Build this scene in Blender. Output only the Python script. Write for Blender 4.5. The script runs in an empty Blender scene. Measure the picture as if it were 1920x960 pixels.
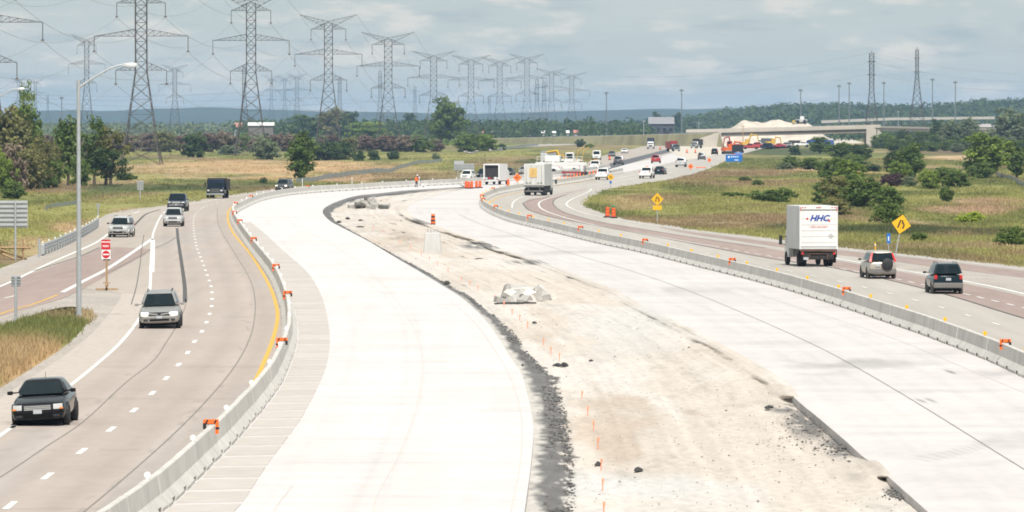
import bpy, bmesh, math, random
import numpy as np
from mathutils import Vector, Matrix

SC = bpy.context.scene
COL = SC.collection
R = math.radians
# ---------------------------------------------------------------- camera, sky, sun, exposure
FPX, CAMH, HORIZON = 10667.0, 10.0, 222.0          # 200 mm lens on an overpass, 10 m above the road
PITCH = math.atan((480 - HORIZON) / FPX)
cam = bpy.data.objects.new('camera', bpy.data.cameras.new('camera'))
COL.objects.link(cam)
cam.location = (0, 0, CAMH)
cam.rotation_euler = (R(90) - PITCH, 0, 0)
cam.data.sensor_width = 36; cam.data.lens = 36 * FPX / 1920
cam.data.clip_start = 1; cam.data.clip_end = 40000
SC.camera = cam

SUN_EL, SUN_AZ = R(56), R(171)                     # azimuth clockwise from +Y: behind and right of the camera
world = bpy.data.worlds.new('World'); SC.world = world; world.use_nodes = True
wn, wl = world.node_tree.nodes, world.node_tree.links
wn.clear()
def WN(t, **k):
    n = wn.new(t)
    for a, b in k.items(): setattr(n, a, b)
    return n
sky = WN('ShaderNodeTexSky', sky_type='NISHITA', sun_disc=False, sun_elevation=SUN_EL, sun_rotation=SUN_AZ, air_density=1.0, dust_density=0.6, ozone_density=1.5, altitude=100)
tc = WN('ShaderNodeTexCoord')
def sky_noise(sx, sz, scale, detail, seed):
    mp = WN('ShaderNodeMapping'); mp.inputs['Scale'].default_value = (sx, sx, sz); mp.inputs['Location'].default_value = (seed, seed * 1.7, seed * .6)
    n = WN('ShaderNodeTexNoise'); n.inputs['Scale'].default_value = scale; n.inputs['Detail'].default_value = detail; n.inputs['Roughness'].default_value = .55
    wl.new(tc.outputs['Generated'], mp.inputs['Vector']); wl.new(mp.outputs['Vector'], n.inputs['Vector'])
    return n
def ramp_w(a, b, src):
    m = WN('ShaderNodeMapRange', interpolation_type='SMOOTHSTEP'); m.inputs['From Min'].default_value = a; m.inputs['From Max'].default_value = b
    wl.new(src, m.inputs['Value']); return m.outputs['Result']
def mix_w(fac, a, b):
    m = WN('ShaderNodeMix', data_type='RGBA')
    for i, v in ((0, fac), (6, a), (7, b)):
        if hasattr(v, 'links'): wl.new(v, m.inputs[i])
        else: m.inputs[i].default_value = v
    return m.outputs[2]
SKY_STRENGTH = .107
n_veil = sky_noise(1, 4.5, 15, 6, 3.1)
n_puff = sky_noise(1, 4.0, 58, 6, 7.7)
n_dark = sky_noise(1, 6, 44, 5, 1.3)
veil = mix_w(.86, sky.outputs['Color'], (4.35, 5.0, 5.12, 1))           # high thin overcast over the clear sky
c1 = mix_w(ramp_w(.38, .70, n_veil.outputs['Fac']), veil, (5.1, 5.5, 5.45, 1))
c2 = mix_w(ramp_w(.52, .72, n_dark.outputs['Fac']), c1, (3.8, 4.45, 4.68, 1))
c3 = mix_w(ramp_w(.50, .66, n_puff.outputs['Fac']), c2, (6.25, 6.2, 5.8, 1))
bg = WN('ShaderNodeBackground'); bg.inputs['Strength'].default_value = SKY_STRENGTH
wo = WN('ShaderNodeOutputWorld')
wl.new(c3, bg.inputs['Color']); wl.new(bg.outputs[0], wo.inputs['Surface'])

sund = bpy.data.lights.new('sun', 'SUN'); sund.energy = 4.8; sund.angle = R(.53); sund.color = (1.0, .965, .92)
sun = bpy.data.objects.new('sun', sund); COL.objects.link(sun)
sv = Vector((math.sin(SUN_AZ) * math.cos(SUN_EL), math.cos(SUN_AZ) * math.cos(SUN_EL), math.sin(SUN_EL)))
sun.rotation_euler = (-sv).to_track_quat('-Z', 'Y').to_euler(); sun.location = (60, -60, 120)
vs = SC.view_settings
vs.view_transform = 'Standard'; vs.look = 'None'; vs.exposure = 0.17; vs.gamma = 1; vs.use_curve_mapping = False
SC.render.engine = 'CYCLES'
cy = SC.cycles
cy.use_denoising = True; cy.max_bounces = 5; cy.diffuse_bounces = 2; cy.glossy_bounces = 2; cy.transmission_bounces = 3; cy.volume_bounces = 0
cy.filter_width = 1.8; cy.transparent_max_bounces = 8; cy.caustics_reflective = False; cy.caustics_refractive = False

# ---------------------------------------------------------------- helpers: picture position -> place on the ground
CP, SP = math.cos(PITCH), math.sin(PITCH)
def G(x, y, z=0.0):
    u, v = (x - 960) / FPX, (480 - y) / FPX
    dy, dz = CP + v * SP, -SP + v * CP
    t = (z - CAMH) / dz
    return Vector((t * u, t * dy, z))
def at_depth(x, d): return (x - 960) / FPX * d      # sideways metres at depth d
def y_depth(y): return FPX * CAMH / (y - HORIZON)
def z_at(y, d): return CAMH - (y - HORIZON) / FPX * d    # height seen at row y at depth d
rng = np.random.default_rng(11)
rnd = random.Random(5)

def catmull(pts, n=8):
    P = [Vector(p) for p in pts]
    P = [P[0] * 2 - P[1]] + P + [P[-1] * 2 - P[-2]]
    out = []
    for i in range(1, len(P) - 2):
        a, b, c, d = P[i - 1], P[i], P[i + 1], P[i + 2]
        for k in range(n):
            t = k / n
            out.append(.5 * ((2 * b) + (c - a) * t + (2 * a - 5 * b + 4 * c - d) * t * t + (3 * b - a - 3 * c + d) * t ** 3))
    out.append(P[-2])
    return out
def world_line(px, z=0.0, n=8): return [G(p[0], p[1], z) for p in catmull([Vector((a, b)) for a, b in px], n)]
def resample(line, step):
    out, acc = [line[0].copy()], 0.0
    need = step
    for a, b in zip(line, line[1:]):
        L = (b - a).length; pos = 0.0
        while L - pos >= need:
            pos += need; out.append(a.lerp(b, pos / L)); need = step
        need -= L - pos
    return out
def vnoise(x, y, seed=0):
    x = np.asarray(x, float); y = np.asarray(y, float)
    xi, yi = np.floor(x).astype(np.int64), np.floor(y).astype(np.int64)
    fx, fy = x - xi, y - yi
    fx, fy = fx * fx * (3 - 2 * fx), fy * fy * (3 - 2 * fy)
    def h(a, b):
        n = (a * 374761393 + b * 668265263 + seed * 974634777) & 0xffffffff
        n = ((n ^ (n >> 13)) * 1274126177) & 0xffffffff
        return ((n ^ (n >> 16)) & 0xffff) / 65535.0
    return (h(xi, yi) * (1 - fx) + h(xi + 1, yi) * fx) * (1 - fy) + (h(xi, yi + 1) * (1 - fx) + h(xi + 1, yi + 1) * fx) * fy
def fbm(x, y, seed=0, o=3):
    s = 0; a = .5; t = 0
    for i in range(o):
        s = s + a * vnoise(np.asarray(x) * 2 ** i, np.asarray(y) * 2 ** i, seed + i); t += a; a *= .5
    return s / t
def sstep(a, b, v):
    t = np.clip((np.asarray(v, float) - a) / (b - a), 0, 1); return t * t * (3 - 2 * t)

# ---------------------------------------------------------------- materials
MAT = {}
def mat(name, base, rough=.7, metal=0, var=.12, scale=3.0, bump=0.0, bscale=40.0, spec=.4, coord='Object', detail=4, emit=None, stretch=None, coat=0, attr=None, var2=None, scale2=.3, trans=0):
    if name in MAT: return MAT[name]
    m = bpy.data.materials.new(name); m.use_nodes = True; MAT[name] = m
    N, L = m.node_tree.nodes, m.node_tree.links
    b = N['Principled BSDF']
    b.inputs['Roughness'].default_value = rough; b.inputs['Metallic'].default_value = metal
    b.inputs['Specular IOR Level'].default_value = spec; b.inputs['Coat Weight'].default_value = coat
    if coord == 'World':
        g = N.new('ShaderNodeNewGeometry'); vec = g.outputs['Position']
    else:
        g = N.new('ShaderNodeTexCoord'); vec = g.outputs['Object']
    if stretch:
        mp = N.new('ShaderNodeMapping'); mp.inputs['Scale'].default_value = stretch; L.new(vec, mp.inputs['Vector']); vec = mp.outputs['Vector']
    col = None
    if attr:
        a = N.new('ShaderNodeAttribute'); a.attribute_name = attr; col = a.outputs['Color']
    def modulate(col, v, sc):
        n = N.new('ShaderNodeTexNoise'); n.inputs['Scale'].default_value = sc; n.inputs['Detail'].default_value = detail; L.new(vec, n.inputs['Vector'])
        r = N.new('ShaderNodeMapRange'); r.inputs['From Min'].default_value = .25; r.inputs['From Max'].default_value = .75
        r.inputs['To Min'].default_value = 1 - v; r.inputs['To Max'].default_value = 1 + v; L.new(n.outputs['Fac'], r.inputs['Value'])
        mx = N.new('ShaderNodeVectorMath'); mx.operation = 'MULTIPLY'
        if col is None: mx.inputs[0].default_value = base[:3]
        else: L.new(col, mx.inputs[0])
        L.new(r.outputs['Result'], mx.inputs[1]); return mx.outputs['Vector']
    if var: col = modulate(col, var, scale)
    if var2: col = modulate(col, var2, scale2)
    if col is None: b.inputs['Base Color'].default_value = (*base[:3], 1)
    else: L.new(col, b.inputs['Base Color'])
    if bump:
        n = N.new('ShaderNodeTexNoise'); n.inputs['Scale'].default_value = bscale; n.inputs['Detail'].default_value = 3; L.new(vec, n.inputs['Vector'])
        bp = N.new('ShaderNodeBump'); bp.inputs['Strength'].default_value = bump; bp.inputs['Distance'].default_value = .03
        L.new(n.outputs['Fac'], bp.inputs['Height']); L.new(bp.outputs['Normal'], b.inputs['Normal'])
    if emit:
        b.inputs['Emission Color'].default_value = (*emit[0], 1); b.inputs['Emission Strength'].default_value = emit[1]
    return m
def foliage(name, dark, light, trans=.38):
    dark = tuple(c * 2.0 for c in dark); light = tuple(c * 2.05 for c in light)
    m = bpy.data.materials.new(name); m.use_nodes = True; MAT[name] = m
    N, L = m.node_tree.nodes, m.node_tree.links
    b = N['Principled BSDF']; out = N['Material Output']
    a = N.new('ShaderNodeAttribute'); a.attribute_name = 'tint'
    mx = N.new('ShaderNodeMix'); mx.data_type = 'RGBA'; mx.inputs[6].default_value = (*dark, 1); mx.inputs[7].default_value = (*light, 1)
    L.new(a.outputs['Fac'], mx.inputs[0]); L.new(mx.outputs[2], b.inputs['Base Color'])
    b.inputs['Roughness'].default_value = .75; b.inputs['Specular IOR Level'].default_value = .15
    t = N.new('ShaderNodeBsdfTranslucent'); L.new(mx.outputs[2], t.inputs['Color'])
    ms = N.new('ShaderNodeMixShader'); ms.inputs[0].default_value = trans
    L.new(b.outputs[0], ms.inputs[1]); L.new(t.outputs[0], ms.inputs[2]); L.new(ms.outputs[0], out.inputs['Surface'])
    return m

# ---------------------------------------------------------------- mesh collecting
class MB:
    def __init__(s): s.v, s.f = [], []
    def add(s, vs, fs):
        o = len(s.v); s.v += [tuple(q) for q in vs]; s.f += [tuple(i + o for i in f) for f in fs]; return s
    def box(s, c, d, rz=0, M=None):
        x, y, z = (k / 2 for k in d)
        vs = [Vector((a * x, b * y, e * z)) for e in (-1, 1) for a, b in ((-1, -1), (1, -1), (1, 1), (-1, 1))]
        if rz: vs = [Matrix.Rotation(rz, 3, 'Z') @ q for q in vs]
        if M: vs = [M @ q for q in vs]
        return s.add([q + Vector(c) for q in vs], [(3, 2, 1, 0), (4, 5, 6, 7), (0, 1, 5, 4), (1, 2, 6, 5), (2, 3, 7, 6), (3, 0, 4, 7)])
    def bar(s, p, q, r, n=4, r2=None):
        p, q = Vector(p), Vector(q); d = q - p
        if d.length < 1e-6: return s
        u = d.orthogonal().normalized(); w = d.normalized().cross(u); r2 = r if r2 is None else r2
        vs = []
        for c, rr in ((p, r), (q, r2)):
            for k in range(n):
                a = 2 * math.pi * (k + .5) / n; vs.append(c + u * math.cos(a) * rr + w * math.sin(a) * rr)
        return s.add(vs, [(k, (k + 1) % n, n + (k + 1) % n, n + k) for k in range(n)] + [tuple(range(n - 1, -1, -1)), tuple(range(n, 2 * n))])
    def tube(s, pts, r, n=6):
        pts = [Vector(p) for p in pts]; vs = []; m = len(pts)
        rs = r if isinstance(r, (list, tuple)) else [r] * m
        up = Vector((0, 0, 1))
        for i, p in enumerate(pts):
            d = (pts[min(i + 1, m - 1)] - pts[max(i - 1, 0)]).normalized()
            u = d.cross(up) if abs(d.z) < .95 else d.cross(Vector((0, 1, 0))); u.normalize(); w = u.cross(d)
            for k in range(n):
                a = 2 * math.pi * k / n; vs.append(p + (u * math.cos(a) + w * math.sin(a)) * rs[i])
        fs = [(i * n + k, i * n + (k + 1) % n, (i + 1) * n + (k + 1) % n, (i + 1) * n + k) for i in range(m - 1) for k in range(n)]
        return s.add(vs, fs + [tuple(range(n - 1, -1, -1)), tuple(range((m - 1) * n, m * n))])
    def loft(s, loops, cap=True):
        n = len(loops[0]); vs = [q for l in loops for q in l]; m = len(loops)
        fs = [(i * n + k, i * n + (k + 1) % n, (i + 1) * n + (k + 1) % n, (i + 1) * n + k) for i in range(m - 1) for k in range(n)]
        if cap: fs += [tuple(range(n - 1, -1, -1)), tuple(range((m - 1) * n, m * n))]
        return s.add(vs, fs)
    def prism(s, poly, z0, z1):
        n = len(poly)
        return s.loft([[(p[0], p[1], z0) for p in poly], [(p[0], p[1], z1) for p in poly]])
    def lathe(s, prof, axis='z', n=16, c=(0, 0, 0)):
        loops = []
        for r, h in prof:
            l = []
            for k in range(n):
                a = 2 * math.pi * k / n; q = (r * math.cos(a), r * math.sin(a), h)
                if axis == 'x': q = (h, r * math.cos(a), r * math.sin(a))
                if axis == 'y': q = (r * math.sin(a), h, r * math.cos(a))
                l.append((q[0] + c[0], q[1] + c[1], q[2] + c[2]))
            loops.append(l)
        return s.loft(loops)
    def mesh(s, name, m, smooth=None, fix=True, bevel=0):
        me = bpy.data.meshes.new(name); me.from_pydata(s.v, [], s.f)
        if fix or bevel:
            bm = bmesh.new(); bm.from_mesh(me)
            if bevel: bmesh.ops.bevel(bm, geom=bm.edges[:], offset=bevel, segments=2, affect='EDGES', profile=.6)
            bmesh.ops.recalc_face_normals(bm, faces=bm.faces[:]); bm.to_mesh(me); bm.free()
        if m: me.materials.append(m)
        if smooth:
            me.polygons.foreach_set('use_smooth', [True] * len(me.polygons)); me.set_sharp_from_angle(angle=R(smooth))
        me.update(); return me
    def obj(s, name, m, parent=None, smooth=None, bevel=0, fix=True):
        return link(name, s.mesh(name, m, smooth, fix, bevel), parent)
def link(name, me, parent=None, loc=None, rz=0):
    o = bpy.data.objects.new(name, me); COL.objects.link(o)
    if parent: o.parent = parent; KIDS.setdefault(parent.name, []).append(o)
    if loc is not None: o.location = loc
    if rz: o.rotation_euler = (0, 0, rz)
    return o
KIDS = {}
def tag(o, label, cat, group=None):
    o['label'] = label; o['category'] = cat
    if group: o['group'] = group
    return o
def thing(name, label, cat, loc=(0, 0, 0), rz=0, group=None):
    o = bpy.data.objects.new(name, None); COL.objects.link(o); o.empty_display_size = .3
    o.location = loc; o.rotation_euler = (0, 0, rz)
    return tag(o, label, cat, group)
def struct(o, kind='structure'): o['kind'] = kind; return o
def copy_tree(o, parent=None):
    c = o.copy(); COL.objects.link(c)
    if parent: c.parent = parent; KIDS.setdefault(parent.name, []).append(c)
    for ch in KIDS.get(o.name, []): copy_tree(ch, c)
    return c
def part_box(root, name, m, c, d, bevel=.01, rz=0, M=None):
    return MB().box(c, d, rz, M).obj(name, m, root, bevel=min(bevel, min(d) * .4))
def np_mesh(name, verts, faces, m, attrs=None, smooth=False):
    me = bpy.data.meshes.new(name)
    nv, (nf, k) = len(verts), faces.shape
    me.vertices.add(nv); me.vertices.foreach_set('co', np.ascontiguousarray(verts, dtype=np.float32).ravel())
    me.loops.add(nf * k); me.loops.foreach_set('vertex_index', np.ascontiguousarray(faces, dtype=np.int32).ravel())
    me.polygons.add(nf); me.polygons.foreach_set('loop_start', np.arange(0, nf * k, k, dtype=np.int32))
    if smooth: me.polygons.foreach_set('use_smooth', np.ones(nf, bool))
    me.update(calc_edges=True)
    for an, (ty, data) in (attrs or {}).items():
        a = me.attributes.new(an, ty, 'POINT')
        a.data.foreach_set('color' if ty == 'FLOAT_COLOR' else 'value', np.ascontiguousarray(data, dtype=np.float32).ravel())
    if m: me.materials.append(m)
    return me
FONT = {}
def text_mesh(body, size, m, bold=0.0, shear=0.0, name='lettering', ax='CENTER'):
    cu = bpy.data.curves.new(name, 'FONT'); cu.body = body; cu.size = size; cu.align_x = ax; cu.align_y = 'CENTER'; cu.offset = bold; cu.shear = shear; cu.extrude = .002; cu.resolution_u = 3
    t = bpy.data.objects.new(name, cu); COL.objects.link(t)
    dg = bpy.context.evaluated_depsgraph_get()
    me = bpy.data.meshes.new_from_object(t.evaluated_get(dg)); me.name = name
    bpy.data.objects.remove(t); bpy.data.curves.remove(cu)
    me.materials.clear(); me.materials.append(m); return me
def lettering(root, body, size, m, loc, face=-1, bold=0, shear=0, ax='CENTER', sx=1):
    o = link('lettering', text_mesh(body, size, m, bold, shear, ax=ax), root)
    o.location = loc; o.rotation_euler = (R(90), 0, 0 if face < 0 else R(180)); o.scale = (sx, 1, 1); return o
# ================================================================= THE SETTING
# -------- edges of the road corridor in metres: depth -> sideways
XR = np.array([(0, 41), (250, 40), (361, 36.5), (380, 34.6), (410, 30), (442, 25), (474, 21.2), (513, 16), (558, 11.4), (635, 8.3), (663, 8.2), (706, 9.1), (814, 13.2), (846, 17.2), (919, 25), (1006, 31.3), (1147, 40), (1317, 49), (1693, 70), (1850, 82), (1950, 118), (2012, 128), (2400, 150), (3000, 190)])
XL = np.array([(0, -18.5), (211, -19), (275, -20.5), (291, -21.5), (297, -34), (377, -34.5), (422, -36.5), (525, -40), (592, -42.5), (627, -41), (646, -39), (702, -37.5), (736, -36.5), (808, -33), (853, -28), (881, -20), (932, -10.5), (979, -4.6), (1067, 4), (1212, 14), (1333, 19), (1569, 25), (1839, 38), (2091, 49), (3000, 110)])
C_GREEN, C_DRY, C_BROWN, C_DARK, C_SOIL = (np.array(c) for c in ((.135, .145, .047), (.36, .27, .155), (.235, .165, .098), (.058, .074, .030), (.42, .285, .18)))
C_YG = np.array((.235, .225, .078))
BLOBS = [  # centre and radii in the picture, colour, strength: ground tones, darker bands among them
    (520, 317, 340, 17, C_DRY * 1.05 + np.array((.05, .01, .0)), .95), (300, 322, 160, 12, C_DRY, .8), (700, 291, 260, 8, C_YG, .7), (620, 336, 150, 5, C_BROWN, .7),
    (260, 350, 230, 7, C_DARK, .8), (90, 352, 110, 9, C_BROWN, .8), (180, 330, 160, 8, C_YG, .6), (330, 372, 160, 14, C_YG, .9), (90, 420, 120, 26, C_YG, .8),
    (130, 425, 45, 14, C_SOIL, .75), (60, 460, 70, 18, C_SOIL, .55), (250, 395, 60, 6, C_DRY, .8), (480, 346, 60, 6, C_DARK, .5), (20, 485, 60, 14, C_BROWN, .8), (60, 390, 140, 10, C_YG, .6),
    (680, 335, 110, 8, C_SOIL * .85, .7), (800, 328, 120, 8, C_BROWN, .7), (760, 338, 60, 4, C_DARK, .7), (950, 305, 90, 14, C_BROWN, .6), (1000, 302, 40, 6, C_DARK, .7), (880, 290, 120, 9, C_YG, .7), (1120, 275, 110, 9, C_BROWN, .7),
    (560, 285, 300, 5, C_GREEN, .7), (200, 285, 240, 10, C_YG, .6), (640, 262, 700, 8, C_DARK * 1.2, .5),
    (1180, 385, 60, 22, C_DRY, .7), (1240, 370, 90, 14, C_BROWN, .7), (1300, 395, 130, 16, C_YG, .9), (1480, 395, 120, 14, C_YG, .8), (1500, 445, 180, 10, C_YG, .6), (1330, 345, 60, 8, C_GREEN, .6), (1290, 335, 60, 6, C_BROWN, .8),
    (1430, 305, 90, 12, C_GREEN, .9), (1460, 284, 130, 8, C_DARK, .9), (1800, 281, 160, 12, C_BROWN * .62, .95), (1560, 268, 90, 4, C_SOIL, .8), (1800, 296, 90, 3, C_SOIL * 1.15, .95), (1760, 304, 120, 5, C_GREEN, .6), (1740, 312, 70, 3, C_DRY, .7),
    (1420, 322, 120, 10, C_BROWN, .75), (1500, 318, 60, 2, C_SOIL, .8), (1620, 322, 120, 3, C_SOIL, .7), (1380, 345, 120, 8, C_BROWN * .9, .6),
    (1830, 388, 130, 15, C_SOIL * .8, .9), (1660, 412, 110, 5, C_DRY * .8, .8), (1700, 432, 230, 13, C_DARK, .92), (1480, 425, 70, 8, C_DARK, .7), (1880, 440, 70, 14, C_DARK, .6), (1780, 465, 200, 8, C_DRY * .75, .75), (1600, 380, 110, 10, C_GREEN, .6), (1850, 355, 100, 10, C_YG, .8), (1720, 372, 90, 8, C_YG, .8), (1900, 478, 60, 8, C_BROWN, .7), (1640, 452, 60, 6, C_YG, .5), (1440, 410, 50, 6, C_BROWN, .7),
    (60, 680, 150, 62, C_DRY * np.array((1.08, .98, .9)), .95), (40, 612, 60, 14, C_GREEN, .85), (160, 590, 30, 14, C_DRY, .8), (100, 590, 60, 10, C_BROWN, .6)]
def veg(px, py, X, Y):
    wob = (fbm(X / 14, Y / 60, 5) - .5)
    wob2 = (fbm(X / 14 + 40, Y / 60 + 9, 8) - .5)
    n = fbm(X / 9, Y / 70, 21); n2 = fbm(X / 3, Y / 14, 33)
    c = C_GREEN + (C_YG - C_GREEN) * sstep(.4, .62, n)[:, None]
    c = c + (C_BROWN - c) * (sstep(.54, .7, fbm(X / 16 + 7, Y / 90, 44)) * .8)[:, None]
    for bx, by, rx, ry, col, s in BLOBS:
        q = ((px + wob * rx * .9 - bx) / rx) ** 2 + ((py + wob2 * ry * 1.6 - by) / ry) ** 2
        c = c + (col - c) * (s * (1 - sstep(.45, 1.15, np.sqrt(q))))[:, None]
    far = sstep(2300, 3200, Y)[:, None]
    c = c * (1 - far) + far * np.array((.085, .105, .05)) * (.7 + .6 * n)[:, None]
    return np.clip(c * (.8 + .4 * n2)[:, None], .01, .6)
def ground_z(X, Y):
    xr = np.interp(Y, XR[:, 0], XR[:, 1]); xl = np.interp(Y, XL[:, 0], XL[:, 1])
    out = np.maximum(sstep(2.5, 26, X - xr), sstep(3, 26, xl - X) * sstep(390, 470, Y))
    inside = np.minimum(sstep(1.0, 3.5, xr - X), sstep(1.0, 3.5, X - xl)) * (Y < 2100)
    roll = (fbm(X / 22, Y / 90, 3) - .5) * .9 + (fbm(X / 6, Y / 20, 9) - .5) * .28
    return -.03 + out * roll * (1 - .9 * sstep(1800, 3000, Y)) - .55 * inside
prow = np.concatenate([np.linspace(7000, 1100, 18), np.arange(1080, 300, -3.0), np.arange(300, 232, -1.2), [231.5, 231]])
pcol = np.concatenate([np.linspace(-8000, -260, 14), np.arange(-220, 2150, 9.0), np.linspace(2200, 10000, 14)])
PXg, PYg = np.meshgrid(pcol, prow)
Yg = FPX * CAMH / (PYg - HORIZON); Xg = (PXg - 960) / FPX * Yg
Yg0 = np.full((1, Yg.shape[1]), -400.0); Xg0 = np.linspace(-900, 900, Yg.shape[1])[None]
Yg = np.vstack([Yg0, Yg]); Xg = np.vstack([Xg0, Xg]); PXg = np.vstack([PXg[:1], PXg]); PYg = np.vstack([PYg[:1], PYg])
Zg = ground_z(Xg.ravel(), Yg.ravel())
def grid_faces(nr, nc):
    i = (np.arange(nr - 1)[:, None] * nc + np.arange(nc - 1)[None]).ravel()
    return np.stack([i, i + 1, i + nc + 1, i + nc], 1)
gcol = veg(PXg.ravel(), PYg.ravel(), Xg.ravel(), Yg.ravel())
m_ground = mat('field_grass_ground', (1, 1, 1), .95, var=.2, scale=.55, detail=8, spec=.1, coord='World', attr='Col', var2=.22, scale2=.06, stretch=(1, .35, 1), bump=.6, bscale=1.4)
ground = struct(link('ground', np_mesh('ground', np.stack([Xg.ravel(), Yg.ravel(), Zg], 1), grid_faces(*Yg.shape), m_ground, {'Col': ('FLOAT_COLOR', np.c_[gcol, np.ones(len(gcol))])}, True)))

# -------- pavement edges (picture positions of points on the ground)
LB = [(120, 1075), (213, 1010), (289, 953), (371, 877), (417, 831), (464, 780), (490, 748), (510, 720), (528, 683), (540, 647), (543, 618), (540, 588), (538, 578), (517, 526), (477, 472), (451, 435), (440, 416), (437, 404), (443, 396.5), (460, 388), (475, 381), (492, 375.5), (517, 370), (550, 365), (600, 360.5), (660, 357), (710, 353.5), (760, 350.5), (810, 348), (860, 345.3), (930, 341), (1010, 334), (1100, 323), (1160, 311), (1217, 299), (1270, 285), (1335, 271)]
RB = [(2420, 960), (2120, 806), (1925, 703), (1772, 639), (1645, 595), (1555, 565), (1442, 532), (1298, 496), (1212, 474.5), (1125, 456), (1035, 434), (965, 417), (930, 404), (910, 392), (904, 384), (905, 377), (918, 369.5), (937, 363), (992, 353.5), (1042, 347), (1098, 338.5), (1150, 327), (1230, 311), (1300, 294), (1350, 279)]
LS = [(873, 350), (806, 354), (760, 357), (715, 362), (669, 367), (634, 377), (611, 388), (605, 396), (609, 405), (623, 417), (646, 429), (692, 453), (737, 480), (790, 511), (829, 535), (864, 557), (885, 575), (910, 600), (935, 635), (955, 667), (977, 700), (987, 733), (995, 767), (1000, 807), (995, 873), (983, 960), (962, 1075)]
DS = [(873, 352.5), (806, 357.5), (758, 364), (703, 370), (676, 374), (646, 382), (630, 391), (622, 397), (622, 406), (630, 416), (669, 438), (715, 464), (758, 487), (781, 499), (860, 545), (875, 552), (897, 570), (940, 602), (965, 630), (983, 657), (1010, 687), (1038, 707), (1043, 733), (1055, 773), (1060, 807), (1067, 873), (1068, 960), (1066, 1075)]
RS = [(873, 353), (840, 358), (806, 367), (783, 374), (758, 385), (754, 390), (756, 400), (774, 411), (802, 420), (841, 435), (893, 451), (944, 471), (1000, 487), (1087, 522), (1147, 543), (1193, 570), (1260, 603), (1330, 638), (1390, 670), (1440, 699), (1474, 722), (1491, 747), (1534, 783), (1580, 822), (1623, 860), (1640, 866), (1655, 882), (1664, 892), (1740, 960), (1870, 1075)]
def sheet(name, polys, m, z, depth=0, parent=None, kind=True):
    mb = MB()
    P = [Vector((p.x, p.y)) for p in polys]
    if depth: mb.prism(P, z - depth, z)
    else: mb.add([(p.x, p.y, z) for p in P], [tuple(range(len(P)))])
    me = mb.mesh(name, m, fix=bool(depth))
    if not depth and me.polygons and me.polygons[0].normal.z < 0: me.flip_normals()
    o = link(name, me, parent)
    return struct(o) if not parent and kind else o
def line_px(px, n=6): return [G(p[0], p[1]) for p in catmull([Vector(q) for q in px], n)]
c_new = mat('fresh_white_concrete', (.558, .524, .506), .88, var=.055, scale=.9, coord='World', stretch=(.3, 1.2, 1), var2=.05, scale2=.09, detail=6, bump=.15, bscale=9)
c_old = mat('worn_tan_concrete', (.365, .316, .268), .85, var=.07, scale=1.3, coord='World', stretch=(1, .05, 1), var2=.10, scale2=.11, detail=6, bump=.2, bscale=12)
c_oldr = mat('worn_grey_concrete', (.385, .35, .31), .85, var=.07, scale=1.1, coord='World', stretch=(1, .05, 1), var2=.09, scale2=.13, detail=6)
c_shoulder = mat('pale_shoulder_concrete', (.43, .40, .345), .88, var=.08, scale=1.5, coord='World', stretch=(1, .4, 1), var2=.08, scale2=.2, detail=6)
a_red = mat('reddish_asphalt', (.29, .218, .19), .9, var=.10, scale=1.4, coord='World', stretch=(1, .07, 1), var2=.12, scale2=.16, detail=6)
a_new = mat('fresh_black_asphalt', (.10, .10, .105), .85, var=.15, scale=1.0, coord='World', stretch=(1, .1, 1))
g_gravel = mat('grey_gravel', (.36, .32, .28), .95, var=.28, scale=5, coord='World', stretch=(1, .5, 1), detail=8, var2=.15, scale2=.3, bump=.6, bscale=14)
paint_w = mat('white_road_paint', (.66, .65, .61), .7, var=.14, scale=2.5, coord='World')
paint_y = mat('yellow_road_paint', (.60, .36, .06), .7, var=.12, scale=2.5, coord='World')
tar = mat('dark_joint_sealer', (.085, .08, .075), .8, var=.2, scale=2, coord='World')
seam = mat('grey_joint', (.20, .18, .155), .85, var=.2, scale=2, coord='World')

lb_w, rb_w, ls_w, rs_w = line_px(LB), line_px(RB), line_px(LS), line_px(RS)
LB_NEAR = [p for p in LB if p[1] >= 345.3]; LB_FAR = [p for p in LB if p[1] <= 345.3]
new_left = sheet('new_pavement', line_px(LB_NEAR) + line_px(LS)[0:], c_new, 0, .34)
c_new2 = mat('dusty_white_concrete', (.520, .486, .466), .88, var=.07, scale=1.0, coord='World', stretch=(.12, .5, 1), var2=.13, scale2=.22, detail=7, bump=.15, bscale=9)
new_right = sheet('new_pavement', line_px(RS)[::-1] + line_px(LB_FAR) + line_px(RB)[::-1], c_new2, 0, .34)
# the striped shoulder panels beside the left barrier: one slab each
lbs = resample(world_line([p for p in LB_NEAR if p[1] > 396]), 2.4)
inner = [(300, 1100), (440, 960), (480, 903), (500, 873), (530, 833), (563, 787), (590, 737), (610, 690), (618, 640), (612, 590), (600, 550), (575, 510), (530, 470), (498, 440), (468, 415), (455, 400)]
inner = world_line(inner)
iy = np.array([p.y for p in inner]); ix = np.array([p.x for p in inner])
lby = np.array([p.y for p in lbs]); lbx = np.array([p.x for p in lbs])
slab_m = [mat('shoulder_slab_concrete_%d' % k, tuple(c * q for c in (.450, .410, .372)), .88, var=.06, scale=1.2, coord='World', var2=.05, scale2=.3) for k, q in enumerate((.97, 1.0, 1.03))]
y0, k = 132.0, 0
while y0 < 545:
    y1 = y0 + 4.4
    q = []
    for yy, sx in ((y0, 0), (y0, 1), (y1, 1), (y1, 0)):
        q.append((np.interp(yy, lby, lbx) + .42 if not sx else np.interp(yy, iy, ix), yy + (.5 if sx else 0)))
    MB().prism(q, .002, .014 + .004 * (k % 3)).obj('slab', slab_m[(k * 7 + k // 3) % 3], new_left)
    y0 = y1 + .8 ; k += 1

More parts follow.
